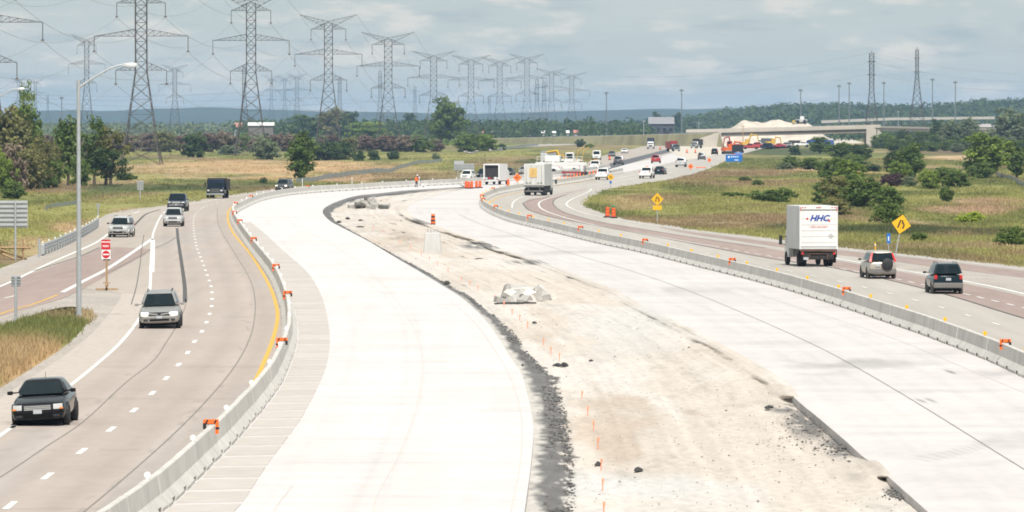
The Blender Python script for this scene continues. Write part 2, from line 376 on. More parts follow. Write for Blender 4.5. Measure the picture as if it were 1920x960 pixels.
# -------- median of sand and gravel, below the slabs
rowsm = np.concatenate([np.arange(351.5, 480, 1.5), np.arange(480, 1080, 3.0)])
ls_i = np.array(LS)[np.argsort([p[1] for p in LS], kind='stable')]; rs_i = np.array(RS); ds_i = np.array(DS)
NC = 210
Lx = np.interp(rowsm, ls_i[:, 1], ls_i[:, 0]) - 6; Rx = np.interp(rowsm, rs_i[:, 1], rs_i[:, 0]) + 9
tt = np.linspace(0, 1, NC) ** 1.5
mpx = (Lx[:, None] * (1 - tt) + Rx[:, None] * tt); mpy = np.repeat(rowsm[:, None], NC, 1)
mz0 = -.22
mY = FPX * (CAMH - mz0) / (mpy - HORIZON); mX = (mpx - 960) / FPX * mY
px, py, X, Y = (a.ravel() for a in (mpx, mpy, mX, mY))
n1, n2, n3 = fbm(X / 1.2, Y / 9, 61, 4), fbm(X / .35, Y / 2.2, 62, 3), fbm(X / 4, Y / 25, 63, 3)
n4 = fbm(X / .5, Y / .9, 64, 3)
z = mz0 + (n1 - .5) * .16 + (n2 - .5) * .06 + (n3 - .5) * .10
dsx = np.interp(py, ds_i[:, 1], ds_i[:, 0]) ; lsx = np.interp(py, ls_i[:, 1], ls_i[:, 0]); rsx = np.interp(py, rs_i[:, 1], rs_i[:, 0])
def lump(cx, cy, rx, ry, h): return h * np.exp(-(((px - cx) / rx) ** 2 + ((py - cy) / ry) ** 2))
z += lump(1425, 690, 60, 22, .21) + lump(1643, 880, 34, 24, .24) + lump(820, 428, 26, 9, .2) + lump(1120, 560, 90, 40, .12) + lump(1020, 505, 60, 14, .15) + lump(800, 372, 40, 8, .2)
flush = (1 - sstep(4, 40, (rsx - px) * sstep(380, 600, py) + (1 - sstep(380, 600, py)) * (rsx - px) * 2.2 + (n1 - .5) * 26))
cut = np.clip(sstep(742, 752, py) * (1 - sstep(856, 866, py)) + sstep(892, 900, py), 0, 1)
flush = flush * (1 - cut) + cut * 0
z = z + (np.maximum(z, .010 + (n2 - .5) * .02) - z) * flush
z -= lump(1560, 815, 70, 45, .07)
sand = np.array((.495, .436, .375)); pale = np.array((.53, .484, .432)); tan = np.array((.40, .32, .25)); bluegrey = np.array((.47, .45, .425)); dark = np.array((.105, .10, .095))
c = sand + (pale - sand) * sstep(.42, .6, n3)[:, None]
def blot(cx, cy, rx, ry, col, s, w=1.0):
    global c
    q = np.sqrt(((px + (n1 - .5) * rx * w - cx) / rx) ** 2 + ((py + (n3 - .5) * ry * 2 * w - cy) / ry) ** 2)
    c = c + (np.array(col) - c) * (s * (1 - sstep(.4, 1.1, q)))[:, None]
blot(1130, 800, 90, 50, tan, .75, 2); blot(1290, 772, 40, 8, tan * .9, .6, 2); blot(1020, 640, 40, 60, tan, .5, 2); blot(740, 455, 130, 40, tan * 1.05, .45, 2); blot(1180, 620, 120, 60, bluegrey, .6); blot(1150, 920, 260, 45, bluegrey * 1.08, .8); blot(760, 445, 40, 10, tan * .8, .6, 2)
blot(1530, 800, 75, 40, dark * 1.6, .0)
spk = sstep(.55, .68, n2) * sstep(.5, .6, n1)
c = c * (1 - .13 * spk)[:, None]
rut = fbm((px - lsx) / np.maximum(rsx - lsx, 1) * 34, Y / 60, 71, 2); c = c * (.90 + .2 * rut)[:, None]; z = z + (rut - .5) * .07
# dark crushed asphalt strip against the left slab, ragged outer edge
width = np.maximum(dsx - lsx, 1)
edge = (px - lsx) / width + (n2 - .5) * .5 + (n4 - .5) * .5 + (n1 - .5) * .3
dk = 1 - sstep(.92, 1.04, edge)
dcol = dark * 1.15 * (.6 + .9 * n2)[:, None] + np.array((.36, .335, .30)) * ((1 - sstep(.08, .45, edge)) * sstep(470, 640, py))[:, None]
c = c + (dcol - c) * dk[:, None]
# dark scraped patches beside the right slab
for cx, cy, rx, ry in ((1520, 792, 50, 36), (1580, 838, 44, 24), (1470, 766, 34, 10), (1690, 922, 34, 16), (905, 460, 50, 9), (800, 414, 34, 8), (1000, 492, 60, 5)):
    q = np.sqrt(((px - cx) / rx) ** 2 + ((py - cy) / ry) ** 2)
    k_ = (1 - sstep(.5, 1.15, q)) * sstep(.36, .46, n2 * .6 + n4 * .4)
    c = c + (dark * (.8 + n4)[:, None] - c) * (k_ * .95)[:, None]
Y = FPX * (CAMH - z) / (py - HORIZON); X = (px - 960) / FPX * Y
m_med = mat('median_sand', (1, 1, 1), .95, var=.13, scale=3.5, detail=9, coord='World', stretch=(1, .3, 1), attr='Col', bump=.5, bscale=10, var2=.06, scale2=.5)
median = struct(link('median', np_mesh('median', np.stack([X, Y, z], 1), grid_faces(len(rowsm), NC), m_med, {'Col': ('FLOAT_COLOR', np.c_[np.clip(c, .02, .8), np.ones(len(c))])}, True)))

# -------- worn and stained pavement surfaces
def surface(name, parent, Lp, Rp, y0, y1, z, m, fn, nc=150, padl=0, padr=0):
    ys = np.concatenate([np.arange(y0, 520, 1.5), np.arange(max(520, y0), y1, 3.0)])
    L_ = np.array(sorted(Lp, key=lambda q: q[1])); R_ = np.array(sorted(Rp, key=lambda q: q[1])); t = np.linspace(0, 1, nc)
    lx = np.interp(ys, L_[:, 1], L_[:, 0]) + padl; rx = np.interp(ys, R_[:, 1], R_[:, 0]) + padr
    qx = lx[:, None] * (1 - t) + rx[:, None] * t; qy = np.repeat(ys[:, None], nc, 1); Y_ = FPX * CAMH / (qy - HORIZON); X_ = (qx - 960) / FPX * Y_
    T = np.repeat(t[None], len(ys), 0)
    col = np.clip(fn(qx.ravel(), qy.ravel(), X_.ravel(), Y_.ravel(), T.ravel()), .02, .8)
    o = link(name, np_mesh(name, np.stack([X_.ravel(), Y_.ravel(), np.full(X_.size, z)], 1), grid_faces(len(ys), nc), m, {'Col': ('FLOAT_COLOR', np.c_[col, np.ones(len(col))])}), parent)
    return o
m_surf = mat('pavement_surface', (1, 1, 1), .88, var=.05, scale=2.2, detail=8, coord='World', stretch=(1, .35, 1), attr='Col', bump=.12, bscale=12)
def col_left(x, y, X, Y, t):
    c = np.array((.558, .524, .506))[None] * (.90 + .2 * fbm(X / 5, Y / 1.6, 81, 3))[:, None]
    c = c * (.965 + .07 * fbm(X / .5, Y / 40, 82, 2))[:, None]
    j = np.abs(((Y + X * .05) / 4.85) % 1 - .5) * 2; c = c * (1 - .07 * (j > .955))[:, None]
    for tc_, w, s in ((.55, .012, .05), (.62, .01, .04), (.30, .012, .04)): c = c * (1 - s * np.exp(-((t - tc_ - .03 * np.sin(Y / 40)) / w) ** 2))[:, None]
    dust = sstep(.5, .75, fbm(X / 3 + 5, Y / 30, 83)); return c * (1 - np.array((.0, .015, .03)) * dust[:, None])
surface('surface', new_left, [p for p in LB if p[1] >= 404], [p for p in LS if p[1] >= 396], 405, 1075, .0015, m_surf, col_left, padl=4, padr=-1.5)
def col_right(x, y, X, Y, t):
    c = np.array((.520, .486, .466))[None] * (.88 + .24 * fbm(X / 6, Y / 2.2, 91, 4))[:, None]
    c = c * (.96 + .08 * fbm(X / .6, Y / 50, 92, 2))[:, None]
    n = fbm(X / 1.2, Y / 5, 93, 3)
    for cx, cy, rx, ry, s in ((1610, 683, 190, 11, .30), (1560, 700, 90, 7, .16), (1070, 473, 110, 5, .22), (1300, 545, 170, 9, .16), (1760, 662, 110, 9, .12), (1830, 870, 150, 8, .12), (1880, 700, 60, 14, .22), (1600, 575, 120, 8, .10), (960, 442, 60, 5, .15), (830, 388, 60, 3, .2), (1480, 640, 120, 7, .10), (1900, 830, 90, 20, .12), (1730, 735, 160, 6, .10)):
        q = np.sqrt(((x + (n - .5) * rx * .8 - cx) / rx) ** 2 + ((y + (x - cx) * .02 + (n - .5) * ry * 1.5 - cy) / ry) ** 2); c = c * (1 - s * (.5 + n) * (1 - sstep(.2, 1.1, q)))[:, None]
    for cx, cy, rx, ry in ((1728, 752, 9, 3), (1746, 751, 9, 3), (1781, 697, 10, 2.5), (1786, 699, 5, 2)):
        q = np.sqrt(((x - (y - cy) * 2.2 - cx) / rx) ** 2 + ((y - cy) / (ry * 2)) ** 2); c = c * (1 - .42 * (1 - sstep(.3, 1, q)))[:, None]
    for k in range(3):
        arc = np.abs((y - 868 + 11 * k) + (x - 1700 - 25 * k) * .23 - 8 * np.sin((x - 1690) / 60)) ; c = c * (1 - .16 * np.exp(-(arc / 1.6) ** 2) * sstep(1690, 1740, x) * (1 - sstep(1830, 1900, x)))[:, None]
    for tc_, w, s in ((.18, .02, .05), (.30, .02, .05), (.62, .02, .05), (.75, .02, .05)): c = c * (1 - s * np.exp(-((t - tc_) / w) ** 2) * (.4 + n))[:, None]
    return c
surface('surface', new_right, [p for p in RS if p[1] >= 389], [p for p in RB if p[1] >= 384], 390, 1075, .0015, m_surf, col_right, nc=220, padl=1.5, padr=-2)
# -------- left carriageway
SH = [(-700, 1250), (-300, 935), (0, 745), (60, 705), (120, 665), (165, 630), (196, 598), (214, 575), (226, 557), (222, 549), (160, 541)]
RAMP_LOW = [(105, 556), (0, 600), (-160, 660)]
RAMP_HI = [(-160, 580), (0, 520), (50, 498), (90, 480), (140, 457), (172, 432), (200, 411), (232, 399), (262, 393.5), (300, 389), (345, 381.5), (390, 374.5), (430, 367.5), (470, 361.5), (520, 354.5), (560, 351), (610, 348), (660, 346), (720, 343.5), (780, 341), (840, 337), (877, 334), (910, 331.5), (955, 327.5), (1000, 322.5), (1050, 316), (1085, 310.5), (1113, 302.5), (1130, 292), (1180, 281), (1210, 274), (1267, 269), (1330, 264)]
gravel = sheet('gravel_shoulder', line_px([(-760, 1200), (-300, 905), (0, 727), (60, 690), (120, 650), (150, 622), (165, 600), (160, 580), (110, 577), (0, 612), (-160, 676)]) + line_px([(-160, 560), (0, 503), (50, 484), (90, 468), (140, 447), (168, 424), (196, 404), (232, 394), (300, 386), (390, 372), (470, 360), (560, 349.5), (660, 345), (780, 340), (877, 333), (955, 326), (1050, 314.5), (1113, 301), (1180, 280), (1330, 263)]) + [G(1335, 268)] + line_px(LB)[::-1], g_gravel, -.012)
left_road = sheet('left_carriageway', line_px(SH, 5) + line_px(RAMP_LOW, 3) + line_px(RAMP_HI, 5) + line_px(LB)[::-1], c_old, -.004)
sheet('paved_shoulder', line_px([(-300, 938), (0, 747), (60, 707), (120, 667), (165, 632), (196, 600), (214, 577), (226, 559), (228, 551), (262, 551), (279, 551)], 5) + line_px([(279, 552), (271, 577), (256, 604), (229, 638), (199, 667), (132, 722), (27, 799), (-1, 817), (-300, 1030)], 5), mat('pinkish_shoulder', (.43, .375, .325), .9, var=.10, scale=2.5, coord='World', stretch=(1, .3, 1), detail=7), .0)
red = sheet('ramp_asphalt', [G(*p) for p in ((-160, 592), (0, 533), (60, 512), (143, 485), (187, 466), (220, 463), (283, 467), (272, 478), (207, 513), (160, 540), (117, 560), (60, 576), (0, 594), (-160, 652))], a_red, .0)
def col_lane(x, y, X, Y, t):
    c = np.array((.372, .314, .272))[None] * (.93 + .14 * fbm(X / .7, Y / 45, 101, 3))[:, None] * (.94 + .12 * fbm(X / 4, Y / 6, 102, 3))[:, None]
    for tc_, w, s in ((.14, .05, .06), (.36, .05, .06), (.25, .035, -.05), (.62, .05, .06), (.84, .05, .06), (.74, .035, -.05)): c = c * (1 - s * np.exp(-((t - tc_) / w) ** 2))[:, None]
    g = sstep(.45, .65, fbm(X / 2.5 + 3, Y / 70, 103)); c = c * (1 + np.array((-.03, .0, .035)) * g[:, None])
    j = np.abs((Y / 5.2) % 1 - .5) * 2; c = c * (1 - .10 * (j > .95) * (fbm(X / 2, Y / 5, 104) > .45))[:, None]
    oil = sstep(.62, .8, fbm(X / .35, Y / 3.0, 105, 2)) * np.exp(-((np.minimum(np.abs(t - .25), np.abs(t - .74))) / .05) ** 2); return c * (1 - .18 * oil)[:, None]
surface('surface', left_road, [(-300, 1030), (0, 817), (28, 799), (133, 722), (200, 667), (230, 638), (257, 604), (272, 577), (280, 550), (283, 507), (286, 450), (290, 430), (302, 405), (320, 396)], [p for p in LB if p[1] >= 396.5], 400, 1029, .001, m_surf, col_lane, padr=-3)
# -------- right carriageway
C1 = [(2200, 680), (1920, 597), (1807, 562), (1720, 538), (1567, 503), (1440, 484), (1360, 468.5), (1227, 443), (1127, 424.5), (1043, 409), (997, 396), (984, 386), (985, 379), (994, 373), (1030, 369), (1062, 361), (1100, 354)]
C2 = [(2200, 628), (1920, 556), (1807, 531), (1680, 508), (1563, 487), (1437, 465), (1293, 444), (1210, 430.5), (1127, 416.5), (1066, 401), (1044, 390), (1037, 381), (1042, 373), (1062, 365), (1100, 356.5)]
E_ = [(2200, 530), (1920, 502), (1740, 481), (1563, 462), (1440, 447), (1360, 438), (1293, 429.5), (1227, 419.5), (1177, 412), (1133, 402.5), (1103, 391), (1094, 383), (1099, 373), (1120, 361), (1136, 355), (1183, 347.5), (1250, 337), (1292, 328), (1333, 315), (1358, 303), (1395, 288), (1440, 276)]
right_road = sheet('right_carriageway', line_px(RB) + line_px(E_)[::-1], c_oldr, -.004)
sheet('right_gravel', line_px([(2250, 524), (1920, 499), (1740, 478), (1563, 459.5), (1437, 444.5), (1360, 436), (1293, 427), (1177, 410), (1137, 401), (1108, 390.5), (1100, 383), (1105, 373), (1140, 355), (1186, 346.5), (1252, 336), (1294, 327), (1335, 314), (1360, 302), (1397, 287), (1442, 275.5)]) + line_px(RB)[::-1], g_gravel, -.014)
red_r = sheet('asphalt_lane', line_px(C1) + line_px(C2)[::-1], a_red, .0)
RU = [(2200, 537), (1920, 508), (1740, 486.5), (1563, 468), (1437, 452.5), (1360, 443), (1293, 434.5), (1235, 425)]
RL = [(2200, 556), (1920, 521), (1740, 499), (1640, 486), (1563, 476.5), (1437, 459.5), (1360, 448), (1293, 438), (1240, 427)]
ramp_r = sheet('ramp_asphalt', line_px(RU) + line_px(RL)[::-1], a_red, .002)
gore = sheet('gravel_gore', line_px([(2200, 560), (1920, 524), (1740, 501), (1640, 488.5)]) + line_px([(1660, 499), (1760, 518), (1850, 536), (1920, 549), (2200, 606)]), g_gravel, .002)
# fresh black asphalt being laid between the carriageways
sheet('fresh_asphalt', line_px([(1078, 333), (1100, 329), (1158, 313), (1217, 296), (1262, 283.5), (1290, 276)]) + line_px([(1283, 275), (1258, 278), (1217, 288.5), (1155, 303.5), (1095, 317.5), (1070, 324), (1050, 331)]), a_new, .006)

# -------- painted lines
def ribbon(line, w, z=.008):
    L_, R_ = [], []
    for i, p in enumerate(line):
        d = (line[min(i + 1, len(line) - 1)] - line[max(i - 1, 0)]); d.z = 0; d.normalize(); nrm = Vector((-d.y, d.x, 0)) * w / 2
        L_.append((p.x + nrm.x, p.y + nrm.y, z)); R_.append((p.x - nrm.x, p.y - nrm.y, z))
    n = len(line)
    return MB().add(L_ + R_, [(i, i + 1, n + i + 1, n + i) for i in range(n - 1)])
def stripe(name, px, w, m, parent, dash=None, z=.008, n=6):
    line = world_line(px, 0, n)
    if not dash: return ribbon(line, w, z).obj(name, m, parent)
    fine = resample(line, .5); per, on = int(dash[0] * 2), int(dash[1] * 2)
    for i in range(0, len(fine) - on, per):
        ribbon(fine[i:i + on + 1:max(1, on // 2)], w, z).obj(name, m, parent)
DASH = [(-160, 1100), (-60, 1012), (20, 947), (90, 892), (155, 845), (211, 803), (254, 767), (287, 736), (313, 708), (334, 685), (351, 663), (365, 640), (377, 624), (386, 607), (392, 592), (397, 573), (397.5, 556), (396, 538), (389, 517), (382, 498), (376, 482), (370, 467), (366, 450), (363, 427), (362.5, 416), (365.5, 403), (372, 396), (383, 388), (398, 382.5), (430, 374.5)]
stripe('lane_dash', DASH, .19, paint_w, left_road, (12, 3))
stripe('edge_line', [(-700, 1330), (-300, 1030), (0, 817), (28, 799), (133, 722), (200, 667), (230, 638), (257, 604), (272, 577), (280, 550), (283, 507), (285.5, 450), (290, 430), (302, 405), (316, 393), (345, 384.5), (390, 377), (430, 369.5), (470, 363.5), (520, 356.5)], .17, paint_w, left_road)
stripe('edge_line', [(284.5, 510), (286, 475), (286.5, 450)], .34, paint_w, left_road, z=.011)
stripe('gore_line', [(285, 448), (262, 464), (203, 503), (160, 525.5), (117, 548)], .32, paint_w, left_road)
stripe('edge_line', [(-160, 601), (0, 537), (40, 519), (90, 495), (143, 472), (180, 455), (204, 438)], .24, paint_w, left_road)
stripe('lane_dash', [(226, 414), (240, 404)], .24, paint_w, left_road)
stripe('lane_dash', [(250, 400), (262, 396.5)], .24, paint_w, left_road)
stripe('edge_line', [(-160, 652), (0, 589), (60, 571), (108, 553)], .16, paint_y, left_road)
stripe('lane_dash', [(8, 559), (30, 554)], .16, paint_w, left_road)
stripe('edge_line', [(360, 845), (440, 770), (478, 715), (498, 672), (508, 647), (517, 617), (520.5, 593), (518, 573), (510, 547), (497, 520), (480, 492), (467, 473), (450, 453), (437, 437), (428.5, 417), (427, 404), (430, 394), (441, 385.5), (475, 374.5)], .19, paint_y, left_road)
# joints and tar seams
stripe('joint', [(-160, 990), (0, 895), (83, 840), (157, 790), (233, 720), (287, 677), (313, 640), (333, 608), (347, 575), (348, 560)], .05, seam, left_road)
stripe('joint', [(60, 1030), (157, 960), (283, 853), (367, 773), (433, 697), (467, 638), (478, 590), (477, 553), (467, 520), (443, 480), (417, 437), (408, 412), (408, 390)], .05, seam, left_road)
stripe('tar_seam', [(347, 567), (346, 535), (340, 490), (334, 450), (332, 428)], .24, tar, left_road)
stripe('tar_seam', [(332, 444), (310, 457), (280, 470), (240, 492), (190, 518)], .14, seam, left_road, z=.0095)
stripe('tar_seam', [(243, 432), (262, 412), (275, 401), (300, 393)], .22, tar, left_road)
stripe('tar_seam', [(246, 571), (255, 540), (262, 500), (266, 465), (270, 440)], .05, tar, left_road)
stripe('joint', [(62, 508), (143, 483), (187, 464)], .12, tar, left_road)
# new pavement joints
for pl in ([(740, 1075), (700, 960), (745, 860), (780, 770), (792, 690), (785, 640), (762, 590), (728, 545), (690, 505), (640, 470), (600, 445), (560, 425), (525, 405), (520, 392), (545, 378), (600, 369), (680, 362), (760, 356)], [(560, 1075), (512, 975), (548, 910)], [(958, 960), (975, 873), (979, 807), (975, 767), (960, 715), (930, 660), (890, 605), (840, 560)]):
    stripe('joint', pl, .04, mat('faint_joint', (.52, .48, .44), .9, var=.1, scale=2, coord='World'), new_left)
stripe('joint', [(2120, 1000), (1920, 880), (1720, 756), (1590, 680), (1512, 640), (1400, 590), (1290, 545), (1180, 507), (1080, 478), (980, 446), (900, 420), (860, 402)], .05, seam, new_right)
stripe('joint', [(2200, 850), (1920, 736), (1800, 686), (1690, 640), (1560, 596), (1430, 555)], .05, mat('faint_joint', (1, 1, 1)), new_right)
# right carriageway lines
stripe('lane_dash', [(2100, 668), (1910, 619), (1848, 602), (1793, 585), (1737, 569), (1683, 554.5), (1633, 542), (1590, 531.5), (1543, 521.5), (1503, 513), (1440, 500), (1350, 481), (1270, 463), (1180, 444), (1100, 427), (1030, 410), (990, 397)], .16, paint_w, right_road, (12, 3), z=.012)
stripe('lane_dash', [(2100, 620), (1902, 573), (1842, 559), (1813, 552), (1708, 529), (1685, 524), (1593, 507), (1572, 503), (1453, 482), (1400, 473), (1340, 462)], .17, paint_w, right_road, (6, 3), z=.012)
stripe('edge_line', [(1340, 462), (1293, 454.5), (1200, 437.5), (1147, 428), (1093, 417), (1043, 403), (1018, 393), (1010, 384), (1015, 377), (1034, 370.5), (1062, 363.5), (1100, 356)], .19, paint_w, right_road, z=.012)
stripe('edge_line', [(2200, 620), (1920, 551), (1807, 527), (1680, 504.5), (1563, 484), (1500, 474)], .30, paint_w, right_road, z=.012)
stripe('edge_line', [(2200, 536), (1920, 505.5), (1740, 484.5), (1563, 465.5), (1437, 450), (1293, 432), (1227, 423), (1160, 412), (1103, 401.5), (1071, 390.5), (1062, 382), (1073, 373), (1090, 366), (1106, 358), (1108, 354)], .19, paint_w, right_road, z=.014)
stripe('joint', [(2200, 678), (1920, 597), (1807, 562), (1720, 538), (1567, 503), (1440, 484), (1227, 443), (1127, 424.5), (1043, 409), (997, 396), (984, 386), (985, 379), (1030, 368)], .14, tar, right_road, z=.012)
stripe('joint', [(1437, 465), (1293, 444), (1210, 430.5), (1127, 416.5), (1066, 401), (1044, 390), (1037, 381), (1042, 373), (1062, 365)], .10, tar, right_road, z=.012)
stripe('edge_line', [(913, 386), (920, 378), (945, 367), (1000, 355.5), (1060, 346), (1120, 337)], .2, paint_y, right_road, z=.012)
stripe('lane_dash', [(960, 390), (962, 380), (975, 371), (1000, 364), (1050, 355)], .16, paint_w, right_road, z=.012)
for a, b in (((1100, 349), (1260, 323)), ((1150, 336), (1320, 301)),): stripe('edge_line', [a, ((a[0] + b[0]) / 2 - 3, (a[1] + b[1]) / 2), b], .2, paint_w, right_road, z=.012)

# -------- concrete barrier: jersey segments with a drain slot
BARRIER_LEN = 4.2
c_bar = mat('barrier_concrete', (.52, .495, .455), .9, var=.13, scale=2.2, detail=8, var2=.12, scale2=.5, stretch=(1, 1, .5), bump=.3, bscale=14, coord='World')
def bprof(zb, ext=0): return [(-.36, zb), (.36, zb), (.36, .09), (.16, .35), (.09, .84), (.065, .86), (-.065, .86), (-.09, .84), (-.16, .35), (-.36, .09)]
def barrier_mesh(L):
    mb = MB(); ys = [(-L / 2 + .012, .0), (-.52, .0), (-.50, .14), (.50, .14), (.52, .0), (L / 2 - .012, .0)]
    return mb.loft([[((x if zz > zb else math.copysign(.36 - max(0, zb - .09) * .77, x)), y, max(zz, zb + (.001 if 0 < zz < zb else 0))) for x, zz in bprof(0)] for y, zb in ys]).mesh('jersey_barrier', c_bar)
bm_full = barrier_mesh(BARRIER_LEN)
def barrier_run(px, maxn, label, group, y_max=1e9):
    pts = resample(world_line(px, 0, 10), BARRIER_LEN); spots = []
    rest = MB(); far = []
    for i, (a, b) in enumerate(zip(pts, pts[1:])):
        m_, d = (a + b) / 2, b - a
        if m_.y < 128 or m_.x / m_.y * FPX + 960 > 1990: continue
        rz = math.atan2(-d.x, d.y); spots.append((m_, rz))
        if len(spots) <= maxn:
            o = link('jersey_barrier', bm_full, None, m_ + Vector((rnd.uniform(-.012, .012), 0, .003)), rz + rnd.uniform(-.004, .004)); tag(o, label, 'barrier', group)
        elif m_.y < y_max: far.append((a, b))
    for a, b in far:
        d = (b - a).normalized(); nn = Vector((d.y, -d.x, 0))
        rest.loft([[p + nn * x + Vector((0, 0, zz)) for x, zz in bprof(.003)] for p in (a, b)])
    if far:
        o = rest.obj('distant_barrier', c_bar); o['kind'] = 'stuff'; tag(o, label.replace('segment', 'line seen far off'), 'barrier')
    return spots
left_spots = barrier_run(LB, 178, 'grey concrete jersey barrier segment between the left traffic lanes and the fresh white pavement', 'jersey barriers of the left row', 1150)
right_spots = barrier_run(RB, 122, 'grey concrete jersey barrier segment between the fresh pavement and the right traffic lanes', 'jersey barriers of the right row', 1050)
# ================================================================= VEHICLES
rubber = mat('tyre_rubber', (.018, .018, .018), .85, var=.2, scale=9)
dark_plastic = mat('dark_plastic', (.022, .022, .024), .6, var=.1, scale=6)
grey_plastic = mat('grey_plastic', (.16, .15, .14), .6, var=.08, scale=5)
alloy = mat('alloy_rim', (.42, .42, .43), .35, .7, var=.05)
chrome = mat('chrome_trim', (.75, .75, .77), .18, 1, var=0)
lens = mat('headlight_lens', (.58, .58, .57), .12, 0, var=.05, coat=.6)
lens_lit = mat('lit_headlight', (.9, .85, .75), .2, 0, var=0, emit=((1, .86, .62), 1.4))
red_lens = mat('red_lamp_lens', (.50, .018, .015), .2, var=.05, coat=.5)
amber = mat('amber_lens', (.75, .22, .03), .25, var=.05)
glass = mat('tinted_glass', (.005, .011, .013), .02, 0, var=0, spec=.3)
plate_m = mat('licence_plate', (.42, .44, .46), .5, var=.05)
def paint(name, c, rough=.28, metal=0): return mat('paint_' + name, c, rough, metal, var=.03, scale=1.5, spec=.35, coat=.12)
P_BLACK = mat('paint_black', (.004, .004, .006), .07, 0, var=0, spec=.3); P_SILVER = paint('silver', (.40, .39, .37), .32, .55); P_SILV2 = paint('pale_silver', (.55, .55, .54), .32, .35)
P_WHITE = paint('white', (.72, .71, .68), .4); P_NAVY = mat('paint_navy', (.008, .013, .028), .09, 0, var=0, spec=.3); P_GREY = paint('grey', (.12, .125, .13), .3, .5); P_RED = paint('red', (.34, .035, .035)); P_DGREEN = mat('paint_dark_green', (.006, .016, .022), .09, 0, var=0, spec=.3)
P_CHAMP = paint('champagne', (.50, .45, .38), .34, .4); P_ORANGE = paint('orange', (.60, .12, .02), .5); P_YELLOW = paint('machine_yellow', (.55, .34, .04), .5)

frame_m0 = mat('black_shade_and_intake', (.008, .008, .008), .95, var=0, spec=.05)  # black of the air intakes and of the added block under each car
def wheel(root, x, y, r, w, side, rimmat=None):
    rimmat = rimmat or alloy
    t = MB().lathe([(r * .62, -w / 2), (r * .93, -w / 2), (r, -w * .34), (r, w * .34), (r * .93, w / 2), (r * .62, w / 2)], 'x', 20, (x, y, r)).obj('wheel', rubber, root, smooth=50)
    rm = MB().lathe([(r * .60, 0), (r * .60, side * w * .42), (r * .52, side * w * .46), (r * .14, side * w * .40), (.02, side * w * .42)], 'x', 16, (x, y, r)).obj('rim', rimmat, t, smooth=40)
    return t
def body_loop(y, w, zb, zt, crown=.02):
    h = zt - zb
    half = [(w * .80, zb), (w * .95, zb + h * .10), (w * .995, zb + h * .30), (w, zb + h * .52), (w * .975, zb + h * .78), (w * .92, zb + h * .93), (w * .80, zt), (w * .4, zt + crown)]
    return [(x, y, z) for x, z in half] + [(-x, y, z) for x, z in half[::-1]]
KINDS = dict(
    sedan=dict(L=4.83, W=1.83, H=1.46, wb=2.73, hood=.98, nose=.75, belt=1.00, cowl=1.32, rf=2.05, rr=1.45, rb=.72, deck=1.00, tail=.96, r=.335, wt=.64),
    suv=dict(L=4.6, W=1.80, H=1.74, wb=2.65, hood=1.06, nose=.94, belt=1.10, cowl=1.05, rf=1.72, rr=.42, rb=.06, deck=1.08, tail=1.06, r=.36, wt=.71),
    van=dict(L=5.1, W=1.96, H=1.75, wb=3.0, hood=1.08, nose=.84, belt=1.08, cowl=.95, rf=1.80, rr=.42, rb=.08, deck=1.05, tail=1.02, r=.35, wt=.67),
    pickup=dict(L=5.7, W=2.02, H=1.93, wb=3.6, hood=1.22, nose=1.12, belt=1.26, cowl=1.35, rf=1.95, rr=2.35, rb=2.05, deck=1.26, tail=1.24, r=.41, wt=.78),
    cargo=dict(L=5.6, W=2.0, H=2.25, wb=3.5, hood=1.25, nose=1.0, belt=1.25, cowl=.75, rf=1.35, rr=.12, rb=.03, deck=1.2, tail=1.2, r=.37, wt=.86))
